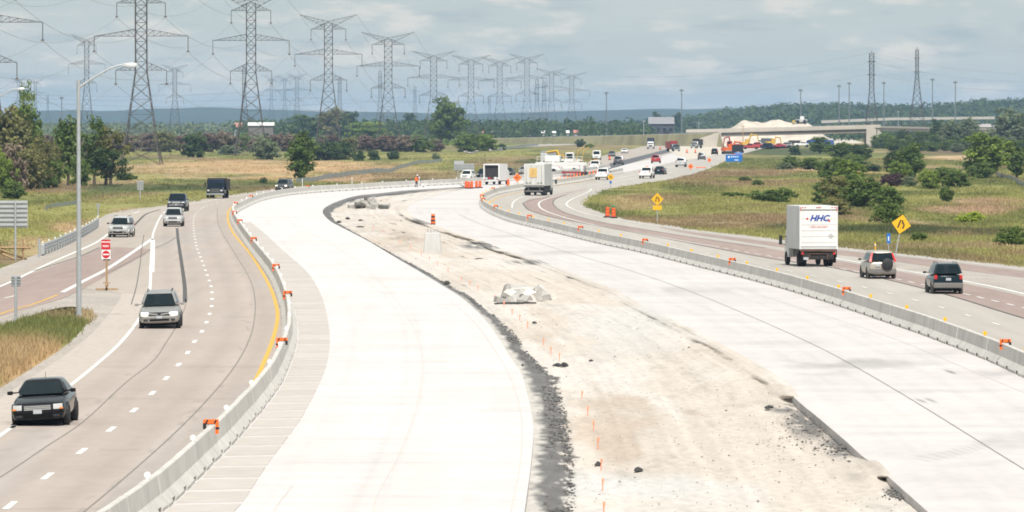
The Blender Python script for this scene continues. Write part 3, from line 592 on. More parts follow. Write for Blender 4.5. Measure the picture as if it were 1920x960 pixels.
def car(name, label, cat, kind, pt, loc, rz, lower=None, lit=False, lean=0, face='front', spare=False, group=None, rack=False, plate=True, seed=0, trim=True):
    K = KINDS[kind]; L, W, H = K['L'], K['W'] / 2, K['H']; f, b = L / 2, -L / 2; r = K['r']
    root = thing(name, label, cat, loc, rz, group)
    low = lower or pt
    zb = dict(pickup=.42, sedan=.17).get(kind, .25)
    cy, rfy, rry, rby = f - K['cowl'], f - K['rf'], b + K['rr'], b + K['rb']
    st = [(f, .66, zb + .10, K['nose'] - .16), (f - .05, .80, zb + .04, K['nose'] - .06), (f - .16, .91, zb, K['nose']), (f - .42, .97, zb, K['nose'] + .05), (cy, 1, zb, K['hood']), (0, 1, zb, K['belt']), (b + .55, .99, zb, K['deck']), (b + .14, .95, zb, K['tail']), (b + .04, .89, zb + .03, K['tail'] - .05), (b, .80, zb + .10, K['tail'] - .16)]
    bodyo = MB().loft([body_loop(y, w * W, a, t) for y, w, a, t in st]).obj('body', pt, root, smooth=38)
    if loc[1] < 560:
        md = bodyo.modifiers.new('round', 'SUBSURF'); md.levels = 1; md.render_levels = 1
    # cabin
    belt, roof = K['belt'] - .04, H - .05; wb, wt = W * .93, W * K['wt']
    bulge = .10
    def fx(v): return wb + (wt - wb) * v ** 1.15
    def front(u, v): return Vector((u * fx(v), cy + (rfy - cy) * v + bulge * (1 - u * u) * (1 - .4 * v), belt + (roof - belt) * v))
    def rear(u, v): return Vector((u * fx(v), rby + (rry - rby) * v - bulge * .6 * (1 - u * u), belt + (roof - belt) * v))
    def sidep(s_, sd, v):
        a, c_ = front(1, v).y, rear(1, v).y; return Vector((sd * (fx(v) + .03 * math.sin(math.pi * s_)), a + (c_ - a) * s_, belt + (roof - belt) * v))
    us = (-1, -.6, -.2, .2, .6, 1); ss = (.1, .3, .5, .7, .9)
    def ring(v): return [front(u, v) for u in us] + [sidep(q, 1, v) for q in ss] + [rear(u, v) for u in us[::-1]] + [sidep(q, -1, v) for q in ss[::-1]]
    rings = [ring(v) for v in (0, .35, .7, .93, 1)]
    top = rings[-1]; cen = sum(top, Vector()) / len(top)
    rings += [[cen + (p - cen) * .86 + Vector((0, 0, .045)) for p in top], [cen + (p - cen) * .4 + Vector((0, 0, .06)) for p in top]]
    cabo = MB().loft(rings).obj('cabin', pt, root, smooth=40)
    if loc[1] < 560: md = cabo.modifiers.new('round', 'SUBSURF'); md.levels = 1; md.render_levels = 1
    def pane(nm, fn, u0, u1, v0, v1, out, nu=6, v0b=None):
        g = []
        for j in range(4):
            for i in range(nu + 1):
                u = u0 + (u1 - u0) * i / nu; v = v0 + (v1 - v0) * j / 3; g.append(fn(u, v) + out)
        fs = [(j * (nu + 1) + i, j * (nu + 1) + i + 1, (j + 1) * (nu + 1) + i + 1, (j + 1) * (nu + 1) + i) for j in range(3) for i in range(nu)]
        return MB().add(g, fs).obj(nm, glass, root, smooth=60)
    pane('windshield', front, -.86, .86, .06, .88, Vector((0, .012, .008)))
    pane('rear_window', rear, -.86, .86, .16 if kind != 'sedan' else .1, .88, Vector((0, -.014, .006)))
    if kind == 'cargo': spans = ((.06, .26),)
    elif kind == 'pickup': spans = ((.10, .48), (.54, .90))
    elif kind == 'sedan': spans = ((.14, .46), (.50, .80))
    else: spans = ((.10, .36), (.40, .66), (.70, .93))
    for sd in (-1, 1):
        for a, c_ in spans: pane('side_window', lambda u, v, sd=sd: sidep(u, sd, v), a, c_, .12, .84, Vector((sd * .012, 0, .004)), 3)
    for sd in (-1, 1):
        for y in (K['wb'] / 2 + (.08 if kind != 'pickup' else 0), -K['wb'] / 2 + .02):
            MB().lathe([(r * 1.16, -.10), (r * 1.16, .05), (.05, .055)] if sd > 0 else [(r * 1.16, .10), (r * 1.16, -.05), (.05, -.055)], 'x', 18, (sd * (W - .048), y, r)).obj('wheel_arch', dark_plastic if not lower else low, root)
            wheel(root, sd * (W - .10), y, r, .22, sd)
        mo = MB().loft([[(sd * (W + .02 + .0 * k) + sd * q * 1.0, cy - .28 + dy * (.3, .35, 1, .85)[k], belt + .10 + dz * (.3, .35, 1, .85)[k]) for dy, dz in ((-.07, -.055), (.05, -.075), (.06, .05), (-.06, .07))] for k, q in enumerate((-.30, .0, .03, .19))]).obj('mirror', dark_plastic if kind in ('pickup',) or lower else pt, root, bevel=.015)
    part_box(root, 'underbody_shade', frame_m0, (0, 0, zb - .01), (W * 1.72, L * .86, .16), .03)  # near-black block added to deepen the shade under the car
    # front of the car
    zl = K['nose'] - .13
    hl = lens_lit if lit else lens
    gy = f - .035
    for sd in (-1, 1):
        MB().loft([[(sd * W * q, y, zl + dz) for dz in (-.085, .085 if q > .6 else .06)] + [(sd * W * q, y - .10, zl + .085), (sd * W * q, y - .10, zl - .085)] for q, y in ((.56, f + .005), (.72, f - .03), (.88, f - .10))]).obj('headlight', hl, root, bevel=.01)
        MB().box((sd * W * .66, f - .01, zb + .16), (.20, .06, .075)).obj('fog_lamp', dark_plastic, root, bevel=.01)
        if kind == 'sedan': MB().box((sd * W * .84, f - .055, zl - .06), (.12, .05, .05)).obj('turn_signal', amber, root, bevel=.01)
    if kind == 'sedan':
        for k in range(3): part_box(root, 'grille_bar', chrome, (0, f + .012, zl + .035 - k * .052), (W * .96, .05, .040))
        part_box(root, 'grille', dark_plastic, (0, f - .005, zl - .02), (W * 1.02, .05, .20))
        part_box(root, 'lower_intake', frame_m0, (0, f + .004, zb + .18), (W * 1.0, .05, .11))
    elif kind == 'van':
        part_box(root, 'grille', dark_plastic, (0, f + .0, zl + .01), (W * .98, .05, .15))
        for sd in (-1, 1): part_box(root, 'grille_bar', chrome, (sd * W * .27, f + .02, zl + .0), (W * .40, .05, .06), M=Matrix.Rotation(sd * R(-8), 3, 'Y'))
        part_box(root, 'lower_intake', frame_m0, (0, f + .004, zb + .17), (W * .95, .05, .085))
    else:
        part_box(root, 'grille', dark_plastic if kind != 'pickup' else chrome, (0, f + .002, zl), (W * .94, .05, .22 if kind == 'pickup' else .17))
        part_box(root, 'grille_bar', chrome, (0, f + .015, zl), (W * .9, .05, .05))
        part_box(root, 'lower_intake', frame_m0, (0, f + .004, zb + .19), (W * .92, .05, .14))
    part_box(root, 'front_bumper', low if kind != 'pickup' else chrome, (0, f - .01, zb + .30), (W * 1.55, .10, .10), .03)
    if plate: part_box(root, 'licence_plate', plate_m, (0, f + .05, zb + .31 if kind != 'sedan' else zb + .30), (.28, .015, .12))
    # rear
    rz_ = K['tail']
    part_box(root, 'rear_bumper', low, (0, b + .0, zb + .24), (W * 1.86, .20, .30), .05)
    part_box(root, 'licence_plate', plate_m, (0 if not spare else -.32, b - .035, rz_ - .22), (.30, .02, .15))
    for sd in (-1, 1):
        if spare: MB().loft([[(sd * fx(v) * q, rear(1, v).y - .02 * (q < 1), belt + (roof - belt) * v) for q in (.84, 1.02)] + [(sd * fx(v) * 1.02, rear(1, v).y + .10, belt + (roof - belt) * v), (sd * fx(v) * .84, rear(1, v).y + .10, belt + (roof - belt) * v)] for v in (.02, .3, .6, .88)]).obj('tail_light', red_lens, root)
        else: part_box(root, 'tail_light', red_lens, (sd * W * .80, b + .07, rz_ - .10), (.17, .16, .24), .03)
    if spare:
        sw = MB().lathe([(.30, b - .02), (.355, b - .05), (.36, b - .18), (.30, b - .215), (.02, b - .22)], 'y', 24, (.26, 0, .92)).obj('spare_wheel', dark_plastic, root, smooth=40)
    if trim and kind in ('suv', 'van'):
        for sd in (-1, 1): MB().tube([(sd * wt * .86, rfy - .1, H - .02), (sd * wt * .88, rfy - .3, H + .05), (sd * wt * .88, rry + .4, H + .05), (sd * wt * .86, rry + .15, H - .02)], .02, 5).obj('roof_rail', dark_plastic, root)
    if kind == 'sedan': MB().bar((0.02, rry + .1, H - .02), (0.02, rry - .1, H + .17), .008).obj('aerial', dark_plastic, root)
    if kind == 'pickup':
        part_box(root, 'bed', dark_plastic, (0, b + 1.05, K['deck'] + .005), (W * 1.6, 1.75, .03))
    if rack: part_box(root, 'beacon', amber, (0, 0, H + .08), (.5, .2, .14), .03)
    if lean:
        for ch in KIDS[root.name]:
            if ch.name.split('.')[0] not in ('wheel',): ch.rotation_euler.y = R(lean)
    return root
def onroad(x, y, z=0.0): p = G(x, y); return (p.x, p.y, z)
def toward(deg): return R(180 + deg)         # facing the camera, deg turned
# ---- left carriageway
car('sedan', 'black sedan on the nearest left lane with chrome barred grille', 'car', 'sedan', P_BLACK, onroad(86, 792), toward(-1), lean=3.2)
car('minivan', 'silver minivan with lit headlights straddling the white edge line', 'minivan', 'van', P_SILVER, onroad(302, 613), toward(2), lit=True, lean=1.8)
car('suv', 'pale silver crossover close behind the navy pickup on the left lanes', 'suv', 'suv', P_SILV2, onroad(326, 424), toward(1), lower=None)
car('pickup_truck', 'dark navy pickup truck with chrome bumper directly behind the silver crossover', 'pickup', 'pickup', P_NAVY, onroad(334, 396), toward(-1))
car('crossover', 'white silver crossover rounding the exit ramp beside the guard rail', 'suv', 'suv', P_SILV2, onroad(228, 444), toward(-4), lower=P_SILVER)
car('suv', 'dark grey car half hidden behind the barrier bend near the lone tree', 'car', 'suv', P_GREY, onroad(533, 359), toward(-9), lit=True)
car('hatchback', 'white car with dark windows behind barrier under the far left sign back', 'car', 'suv', P_WHITE, onroad(877, 339), toward(-12))
car('suv', 'dark blue car behind the barrier just left of the dark box truck', 'car', 'suv', P_NAVY, onroad(908, 336), toward(-12))
car('sedan', 'small dark sedan behind the orange diamond sign, left of the white trailer', 'car', 'sedan', P_BLACK, onroad(953, 330), toward(-10))
car('sedan', 'silver blue sedan right behind the white trailer truck', 'car', 'sedan', P_SILVER, onroad(984, 327), toward(-8))
car('cargo_van', 'tall white cargo van approaching on the far left lanes', 'van', 'cargo', P_WHITE, onroad(1119, 299.5), toward(-3))
car('sedan', 'dark grey sedan following the tall white cargo van', 'car', 'sedan', P_GREY, onroad(1147, 293.5), toward(-3))
car('sedan', 'small white sedan farther along the left lanes beside the grassy bank', 'car', 'sedan', P_WHITE, onroad(1171, 287.5), toward(-3))
# ---- right carriageway, seen from behind
car('suv', 'beige compact suv with tall red tail lights and spare wheel on its tailgate', 'suv', 'suv', P_CHAMP, onroad(1646, 521), R(4.2), lower=grey_plastic, spare=True, trim=False)
car('suv', 'dark green suv with grey lower bumper, nearest on the right carriageway', 'suv', 'suv', P_DGREEN, onroad(1770, 549), R(2.0), lower=grey_plastic)
car('pickup_truck', 'white pickup with dark wheels left of the small yellow lane sign', 'pickup', 'pickup', P_WHITE, onroad(1131, 337), R(-8))
car('pickup_truck', 'white work pickup with orange roof beacon on the far right lanes', 'pickup', 'pickup', P_WHITE, onroad(1213, 334.5), R(-9), rack=True)
car('sedan', 'dark sedan just right of the white pickup with orange beacon', 'car', 'sedan', P_DGREEN, onroad(1238, 327), R(-9))
car('pickup_truck', 'pale pickup near the far small orange diamond signs', 'pickup', 'pickup', P_SILV2, onroad(1277, 313), R(-6))
car('suv', 'dark car ahead of the pale pickup on the far right lanes', 'car', 'suv', P_GREY, onroad(1315.5, 299.5), R(-4))
car('suv', 'black car farthest up the right lanes beside the red machines', 'car', 'suv', P_BLACK, onroad(1340, 290), R(-4))
car('pickup_truck', 'dark pickup driving on the strip of fresh black asphalt', 'pickup', 'pickup', P_GREY, onroad(1160, 309.5), R(-4))
car('pickup_truck', 'red pickup on the white pavement between the fresh asphalt and right lanes', 'pickup', 'pickup', P_RED, onroad(1230, 306), R(-4))
car('pickup_truck', 'small white pickup with yellow beacon at the start of the black asphalt', 'pickup', 'pickup', P_WHITE, onroad(1116, 319.5), R(-6), rack=True)
car('suv', 'dark red car near the far overpass, left of the black message board', 'car', 'suv', P_RED, onroad(1340, 275), R(-3))

# ---- trucks
box_white = mat('truck_box_white', (.70, .69, .67), .5, var=.08, scale=.8, var2=.04, scale2=4, detail=6, stretch=(1, 1, .3))
box_side = mat('truck_box_aluminium', (.56, .56, .555), .5, var=.08, scale=1.2, stretch=(1, 1, .25))
rust = mat('rusty_steel', (.10, .055, .038), .85, var=.35, scale=5)
frame_m = mat('dark_chassis', (.03, .026, .024), .8, var=.3, scale=5)
blue_ink = mat('blue_lettering', (.012, .055, .30), .5, var=0); red_ink = mat('red_lettering', (.55, .03, .03), .5, var=0); pink_ink = mat('faded_red_lettering', (.60, .28, .26), .6, var=0); grey_ink = mat('faded_grey_lettering', (.46, .45, .44), .6, var=0)
white_ink = mat('white_lettering', (.78, .78, .76), .5, var=0); black_ink = mat('black_sign_ink', (.015, .015, .015), .6, var=0)
def box_truck():
    root = thing('box_truck', 'white box truck with blue HHC lettering driving away on right lanes', 'truck', onroad(1519, 498), R(7.5))
    w, h, L, z0 = 2.62, 2.92, 4.9, 1.18; b = -3.1
    yb = b; cz = z0 + h / 2
    bo = MB().box((0, yb + L / 2, cz), (w, L, h)).obj('cargo_box', box_side, root, bevel=.03)
    rd = MB().box((0, yb - .012, cz - .02), (w - .18, .05, h - .42)).obj('roller_door', box_white, root, bevel=.01)
    for k in range(1, 6): MB().box((0, yb - .04, z0 + .05 + k * .40), (w - .22, .012, .012)).obj('door_slat_joint', grey_plastic, rd)
    fr = MB(); fr.box((0, yb - .02, z0 + h - .12), (w - .004, .06, .22)).box((-w / 2 + .045, yb - .02, cz - .12), (.085, .06, h - .25)).box((w / 2 - .045, yb - .02, cz - .12), (.085, .06, h - .25))
    fr.obj('rear_frame', box_white, root)
    MB().box((0, yb - .045, z0 + h - .275), (w - .2, .02, .05)).obj('header_gasket', grey_plastic, root)
    for x in (-1.12, -.92, -.12, 0, .12, .92, 1.12): MB().box((x, yb - .06, z0 + h - .10), (.10, .03, .05)).obj('marker_light', red_lens, root)
    for x in (-1.24, 1.24): MB().box((x, yb - .06, z0 + h - .2), (.05, .02, .26)).obj('reflective_strip', red_lens, root)
    zz = z0 + 2.08
    lettering(root, 'HHC', .56, blue_ink, (.02, yb - .045, zz), bold=.022, shear=.35, sx=1.05)
    for x, dz in ((-.78, -.02), (.72, -.16)): MB().lathe([(.075, -.003), (.075, .003)], 'y', 14, (x, yb - .045, zz + dz)).obj('logo_dot', red_ink, root)
    lettering(root, '1-800-668-5867', .20, pink_ink, (-.02, yb - .045, zz - .58), bold=.004)
    MB().add([(.62, yb - .042, z0 + .88), (.83, yb - .042, z0 + .67), (1.04, yb - .042, z0 + .88), (.83, yb - .042, z0 + 1.09)], [(0, 1, 2, 3)]).obj('placard', grey_ink, root)
    MB().box((0, yb + .05, z0 - .07), (w - .1, .14, .13)).obj('sill_beam', rust, root)
    MB().box((0, yb + .12, z0 - .42), (2.1, .10, .55)).obj('tail_lift', frame_m, root, bevel=.02)
    MB().box((0, yb + .02, z0 - .30), (1.3, .05, .06)).box((-.62, yb + .02, z0 - .52), (.07, .05, .40)).box((.62, yb + .02, z0 - .52), (.07, .05, .40)).obj('lift_frame', rust, root)
    MB().box((0, yb + .1, .62), (2.0, .1, .12)).obj('rear_bumper', frame_m, root)
    for x in (-.38, .38): MB().box((x, .2, .86), (.16, 6.2, .26)).obj('chassis_rail', frame_m, root)
    MB().box((.3, .5, .7), (.9, 1.2, .45)).obj('fuel_tank', frame_m, root, bevel=.08)
    for x in (-1.08, 1.08): MB().box((x, yb + .08, z0 - .25), (.16, .06, .22)).obj('tail_light', red_lens, root)
    MB().box((-.85, yb + .04, z0 - .62), (.34, .03, .17)).obj('licence_plate', plate_m, root)
    for sd in (-1, 1):
        for k in (0, 1): wheel(root, sd * (1.06 - k * .30), b + 1.35, .47, .24, sd, grey_plastic)
        wheel(root, sd * 1.06, 2.75, .47, .25, sd, grey_plastic)
        MB().box((sd * 1.05, b + .72, .55), (.56, .02, .6)).obj('mud_flap', rubber, root)
    cab = MB().loft([[(x, y, z) for x, y in ((-1.1, 1.95), (1.1, 1.95), (1.1, y1), (.95, y1 + .1), (-.95, y1 + .1), (-1.1, y1))] for z, y1 in ((.55, 3.65), (1.3, 3.68), (1.55, 3.6), (2.35, 3.1), (2.5, 2.9))]).obj('cab', P_WHITE, root, smooth=30)
    for sd in (-1, 1):
        MB().box((sd * 1.105, 2.7, 1.75), (.02, .85, .55)).obj('side_window', glass, cab)
        MB().bar((sd * 1.1, 3.2, 1.9), (sd * 1.46, 3.15, 1.9), .02).bar((sd * 1.1, 3.2, 1.35), (sd * 1.46, 3.15, 1.45), .02).obj('mirror_arm', dark_plastic, root)
        MB().box((sd * 1.48, 3.12, 1.68), (.22, .10, .62)).obj('mirror', dark_plastic, root, bevel=.03)
    MB().box((1.30, b + .4, z0 - .05), (.05, .10, 1.0)).obj('grab_strap', rubber, root)
    MB().box((-1.0, 2.2, 1.0), (.3, 1.0, .9)).box((1.0, 2.2, 1.0), (.3, 1.0, .9)).obj('cab_step', box_side, root)
    return root
box_truck()
trailer_dirty = mat('dirty_trailer_white', (.56, .55, .52), .6, var=.12, scale=1.4, var2=.1, scale2=5, detail=7, stretch=(1, 1, .4))
def semi_trailer():
    root = thing('trailer_truck', 'white trailer truck with yellow rear placard rounding the right hand bend', 'truck', onroad(1009, 366), R(-9))
    w, h, z0, yb = 2.7, 2.85, 1.25, -3.4
    MB().box((0, yb + 3.2, z0 + h / 2), (w, 6.4, h)).obj('cargo_box', box_side, root, bevel=.03)
    for x in (-.66, .66):
        d = MB().box((x, yb - .02, z0 + h / 2), (1.26, .04, h - .24)).obj('rear_door', trailer_dirty, root, bevel=.01)
        for dx in (-.38, .3): MB().bar((x + dx, yb - .06, z0 + .2), (x + dx, yb - .06, z0 + h - .2), .018).obj('lock_rod', grey_plastic, d)
    MB().box((-.12, yb - .075, z0 + 1.72), (1.0, .02, 1.18)).obj('placard', mat('faded_yellow_panel', (.62, .42, .14), .6, var=.12, scale=3), root)
    MB().box((-.12, yb - .09, z0 + 1.85), (.12, .01, .6)).box((-.12, yb - .09, z0 + 1.45), (.7, .01, .08)).obj('placard_mark', mat('placard_ochre', (.5, .27, .10), .6), root)
    MB().box((0, yb + .05, z0 - .05), (w - .06, .16, .22)).obj('sill_beam', grey_plastic, root)
    for x in (-.95, -.55, .55, .95): MB().box((x, yb - .05, z0 + .38), (.22, .05, .10)).obj('door_latch', dark_plastic, root)
    MB().box((0, yb + .08, .58), (2.3, .1, .16)).box((-.75, yb + .08, .78), (.1, .1, .4)).box((.75, yb + .08, .78), (.1, .1, .4)).obj('underride_guard', grey_plastic, root)
    MB().box((0, .2, .72), (2.3, 6.4, .75)).obj('chassis', frame_m, root)
    for sd in (-1, 1):
        for y in (yb + .95, yb + 2.2): wheel(root, sd * 1.08, y, .5, .5, sd, grey_plastic)
        wheel(root, sd * 1.05, 4.4, .5, .28, sd, grey_plastic)
        MB().box((sd * 1.05, yb + .30, .55), (.6, .02, .6)).obj('mud_flap', rubber, root)
        MB().box((sd * 1.1, yb + .12, z0 - .12), (.3, .05, .12)).obj('tail_light', red_lens, root)
    MB().loft([[(x, y, z) for x, y in ((-1.15, 3.2), (1.15, 3.2), (1.15, y1), (-1.15, y1))] for z, y1 in ((.6, 5.3), (1.5, 5.3), (2.6, 4.9), (2.8, 4.6))]).obj('cab', P_WHITE, root)
    for sd in (-1, 1):
        MB().bar((sd * 1.15, 4.7, 1.9), (sd * 1.62, 4.65, 1.9), .025).obj('mirror_arm', dark_plastic, root)
        MB().box((sd * 1.65, 4.65, 1.72), (.24, .12, .6)).obj('mirror', dark_plastic, root, bevel=.03)
    return root
semi_trailer()
def front_truck(name, label, px, py, rz, cabm, boxm, w=2.35, h=2.75, chrome_b=True, boxh=2.7, L=6.5):
    root = thing(name, label, 'truck', onroad(px, py), rz)
    f = L / 2
    MB().loft([[(x, y, z) for x, y in ((-hw, f - 1.5), (hw, f - 1.5), (hw * .96, f - .1), (hw * .8, f), (-hw * .8, f), (-hw * .96, f - .1))] for z, hw in ((.5, 1.02), (.9, 1.06), (1.35, 1.02), (1.48, .95))]).obj('hood', cabm, root, smooth=35)
    cab = MB().loft([[(x, y, z) for x, y in ((-hw, f - 2.9), (hw, f - 2.9), (hw, y1), (hw * .9, y1 + .05), (-hw * .9, y1 + .05), (-hw, y1))] for z, hw, y1 in ((.6, 1.08, f - 1.2), (1.5, 1.08, f - 1.2), (2.25, .98, f - 1.62), (2.36, .9, f - 1.8))]).obj('cab', cabm, root, smooth=35)
    MB().add([(-.96, f - 1.165, 1.56), (.96, f - 1.165, 1.56), (.86, f - 1.555, 2.2), (-.86, f - 1.555, 2.2)], [(0, 1, 2, 3)]).obj('windshield', glass, root)
    for sd in (-1, 1): MB().box((sd * 1.075, f - 2.0, 1.85), (.03, .9, .5)).obj('side_window', glass, root)
    MB().box((0, f - .02, 1.0), (1.2, .08, .55)).obj('grille', dark_plastic, root, bevel=.02)
    for k in range(3): MB().box((0, f + .03, .85 + k * .15), (1.15, .03, .04)).obj('grille_bar', chrome, root)
    MB().box((0, f + .05, .55), (2.2, .18, .24)).obj('front_bumper', chrome if chrome_b else dark_plastic, root, bevel=.03)
    for sd in (-1, 1):
        MB().box((sd * .82, f - .02, 1.0), (.28, .08, .2)).obj('headlight', lens, root, bevel=.02)
        MB().box((sd * 1.36, f - 1.5, 1.75), (.2, .1, .5)).bar((sd * 1.05, f - 1.5, 1.8), (sd * 1.3, f - 1.5, 1.8), .02).obj('mirror', dark_plastic, root)
        wheel(root, sd * 1.0, f - 1.0, .48, .28, sd, grey_plastic)
        for k in (0, 1): wheel(root, sd * (1.03 - .3 * k), -f + 1.2, .48, .26, sd, grey_plastic)
    MB().box((0, -.6, .8), (1.0, L - 1, .22)).obj('chassis', frame_m, root)
    bw = w / 2; ym = -.35
    bx = MB(); bx.box((0, f - 3.05, 1.05 + boxh * .36), (w, .08, boxh * .72)); bx.box((-bw + .04, ym - 1.0, 1.05 + boxh * .33), (.08, 4.2, boxh * .66)); bx.box((bw - .04, ym - 1.0, 1.05 + boxh * .33), (.08, 4.2, boxh * .66)); bx.box((0, ym - 1.0, 1.04), (w - .2, 4.2, .1)); bx.box((0, ym - 3.06, 1.05 + boxh * .3), (w - .004, .08, boxh * .6))
    bx.obj('dump_body', boxm, root)
    return root
front_truck('dump_truck', 'dark dump truck with chrome bumper leading around the left bend', 408, 371.5, toward(-3), P_NAVY, frame_m, boxh=2.05, w=2.5)
front_truck('dump_truck', 'white fronted dump truck with dark load far up the left lanes', 1220, 279, toward(-3), P_WHITE, mat('dark_load', (.03, .035, .06)), boxh=3.6)
front_truck('dump_truck', 'dark dump truck standing at the far end of the fresh asphalt', 1262, 284, toward(20), P_GREY, P_RED, boxh=3.0)
front_truck('dump_truck', 'grey dump truck parked among cones near the far overpass', 1306, 278, toward(-20), P_SILVER, frame_m, boxh=3.0)
def open_truck():      # rear of a truck with an open, dark tailgate standing on the new pavement
    root = thing('dump_truck', 'white framed truck with dark open rear box on the fresh pavement', 'truck', onroad(929, 346), R(-14))
    w, h, L, z0, yb = 2.5, 2.2, 5.0, .75, -2.5
    mb = MB()
    mb.box((0, yb + L / 2, z0 - .06), (w, L, .12)).box((-w / 2 + .09, yb + L / 2, z0 + h / 2), (.18, L, h)).box((w / 2 - .09, yb + L / 2, z0 + h / 2), (.18, L, h)).box((0, yb + L / 2, z0 + h + .09), (w, L, .18)).box((0, yb + L - .1, z0 + h / 2), (w - .38, .16, h - .02))
    mb.obj('cargo_box', box_white, root)
    MB().box((0, yb + 2.0, z0 + h * .55), (w - .42, 3.4, h * .84)).obj('dark_load', frame_m, root)
    for k, x in enumerate((-.8, -.35, .1, .5, .85)): MB().box((x, yb + .25, z0 + .22), (.34, .4, .26 + .1 * (k % 2)), .2 * k).obj('crate', (box_side, P_RED, rust, box_white, box_side)[k], root, bevel=.02)
    MB().box((0, yb + .05, .55), (2.2, .1, .15)).obj('rear_bumper', box_side, root)
    for sd in (-1, 1):
        wheel(root, sd * 1.0, yb + 1.1, .42, .3, sd, grey_plastic); wheel(root, sd * 1.0, yb + 5.6, .42, .28, sd, grey_plastic)
        MB().box((sd * 1.1, yb - .02, .72), (.2, .04, .12)).obj('tail_light', red_lens, root)
    MB().box((0, .8, .6), (.9, 6, .2)).obj('chassis', frame_m, root)
    MB().loft([[(x, y, z) for x, y in ((-1.05, 2.7), (1.05, 2.7), (1.05, y1), (-1.05, y1))] for z, y1 in ((.5, 4.5), (1.4, 4.5), (2.2, 4.0))]).obj('cab', P_WHITE, root)
    return root
open_truck()

# ---- construction machines
def excavator(label, px, py, rz, pt, reach=1.0, up=1.0):
    root = thing('excavator', label, 'excavator', onroad(px, py), rz)
    for sd in (-1, 1):
        MB().loft([[(sd * .95 + dx, y, z) for y, z in ((-1.9, .35), (-1.6, .05), (1.6, .05), (1.9, .35), (1.6, .8), (-1.6, .8))] for dx in (-.28, .28)]).obj('track', frame_m, root)
    MB().box((0, 0, .65), (1.4, 2.2, .4)).obj('undercarriage', frame_m, root)
    MB().box((.1, -.55, 1.45), (2.5, 2.6, .95)).obj('engine_house', pt, root, bevel=.12)
    MB().box((0, -1.75, 1.35), (2.4, .5, 1.0)).obj('counterweight', pt, root, bevel=.15)
    c_ = MB().loft([[(x, y, z) for x, y in ((-1.15, .1), (-.25, .1), (-.25, y1), (-1.15, y1))] for z, y1 in ((1.0, 1.5), (2.0, 1.6), (2.85, 1.25))]).obj('cab', pt, root, bevel=.04)
    MB().box((-1.165, .75, 2.2), (.02, .95, .75)).box((-.7, 1.55, 2.2), (.72, .04, .8), M=None).obj('cab_window', glass, c_)
    a, b_, c2 = (.2, .8, 1.4), (.2, 2.4 * reach, 1.4 + 3.0 * up), (.2, 5.2 * reach, 1.4 + 2.6 * up)
    MB().tube([a, b_, c2], [.26, .34, .2], 4).obj('boom', pt, root)
    e = (.2, 5.9 * reach, .5 + .6 * up)
    MB().tube([c2, e], [.22, .14], 4).obj('stick', pt, root)
    MB().loft([[(.2 + x, e[1] + y, e[2] + z) for y, z in ((.1, .1), (-.7, -.1), (-.8, -.6), (-.2, -.7), (.1, -.4))] for x in (-.5, .5)]).obj('bucket', frame_m, root)
    return root
excavator('orange red excavator beside the black message board, boom lowered', 1367, 289, R(-70), P_ORANGE, .7, .7)
excavator('red excavator working right behind the lower orange machine', 1374, 281, R(60), P_RED, .6, .9)
excavator('yellow excavator with bent boom in front of the far overpass', 1398, 276.5, R(-78), P_YELLOW, .8, 1.05)
excavator('brown excavator under the far overpass deck, left of the sand pile foot', 1447, 275.5, R(-70), P_YELLOW, .6, .7)
excavator('pale excavator with raised boom beside the paving train', 1060, 316, R(75), P_YELLOW, .75, .7)
car('pickup_truck', 'red pickup parked under the far overpass deck', 'pickup', 'pickup', P_RED, onroad(1421, 277), R(60))
car('suv', 'navy car parked right of the red pickup under the overpass', 'car', 'suv', P_NAVY, onroad(1437, 278), R(70))
car('sedan', 'small red sedan under the overpass beside parked white vehicles', 'car', 'sedan', P_RED, onroad(1460, 276.5), R(80))
car('cargo_van', 'white van parked under the overpass among site vehicles', 'van', 'cargo', P_WHITE, onroad(1487, 275), R(85))
car('pickup_truck', 'white pickup parked beside white van under the overpass', 'pickup', 'pickup', P_WHITE, onroad(1503, 275.5), R(-80))
car('cargo_van', 'blue site van parked left of the green tree by the overpass', 'van', 'cargo', paint('blue', (.03, .09, .35)), onroad(1522, 274), R(80))
car('cargo_van', 'blue site van parked right of the green tree by the overpass', 'van', 'cargo', MAT['paint_blue'], onroad(1549, 274), R(80))
car('pickup_truck', 'small red pickup left of the yellow excavator before the overpass', 'pickup', 'pickup', P_RED, onroad(1408, 280), R(85))
car('suv', 'silver car right of the small red sedan under the overpass', 'car', 'suv', P_SILVER, onroad(1474, 276), R(75))
front_truck('dump_truck', 'grey bodied dump truck parked under the middle of the far overpass', 1431, 273.5, R(85), P_WHITE, P_GREY, boxh=2.6)
car('cargo_van', 'white cargo van in front of the left abutment of the far overpass', 'van', 'cargo', P_WHITE, onroad(1349, 272), toward(-3))
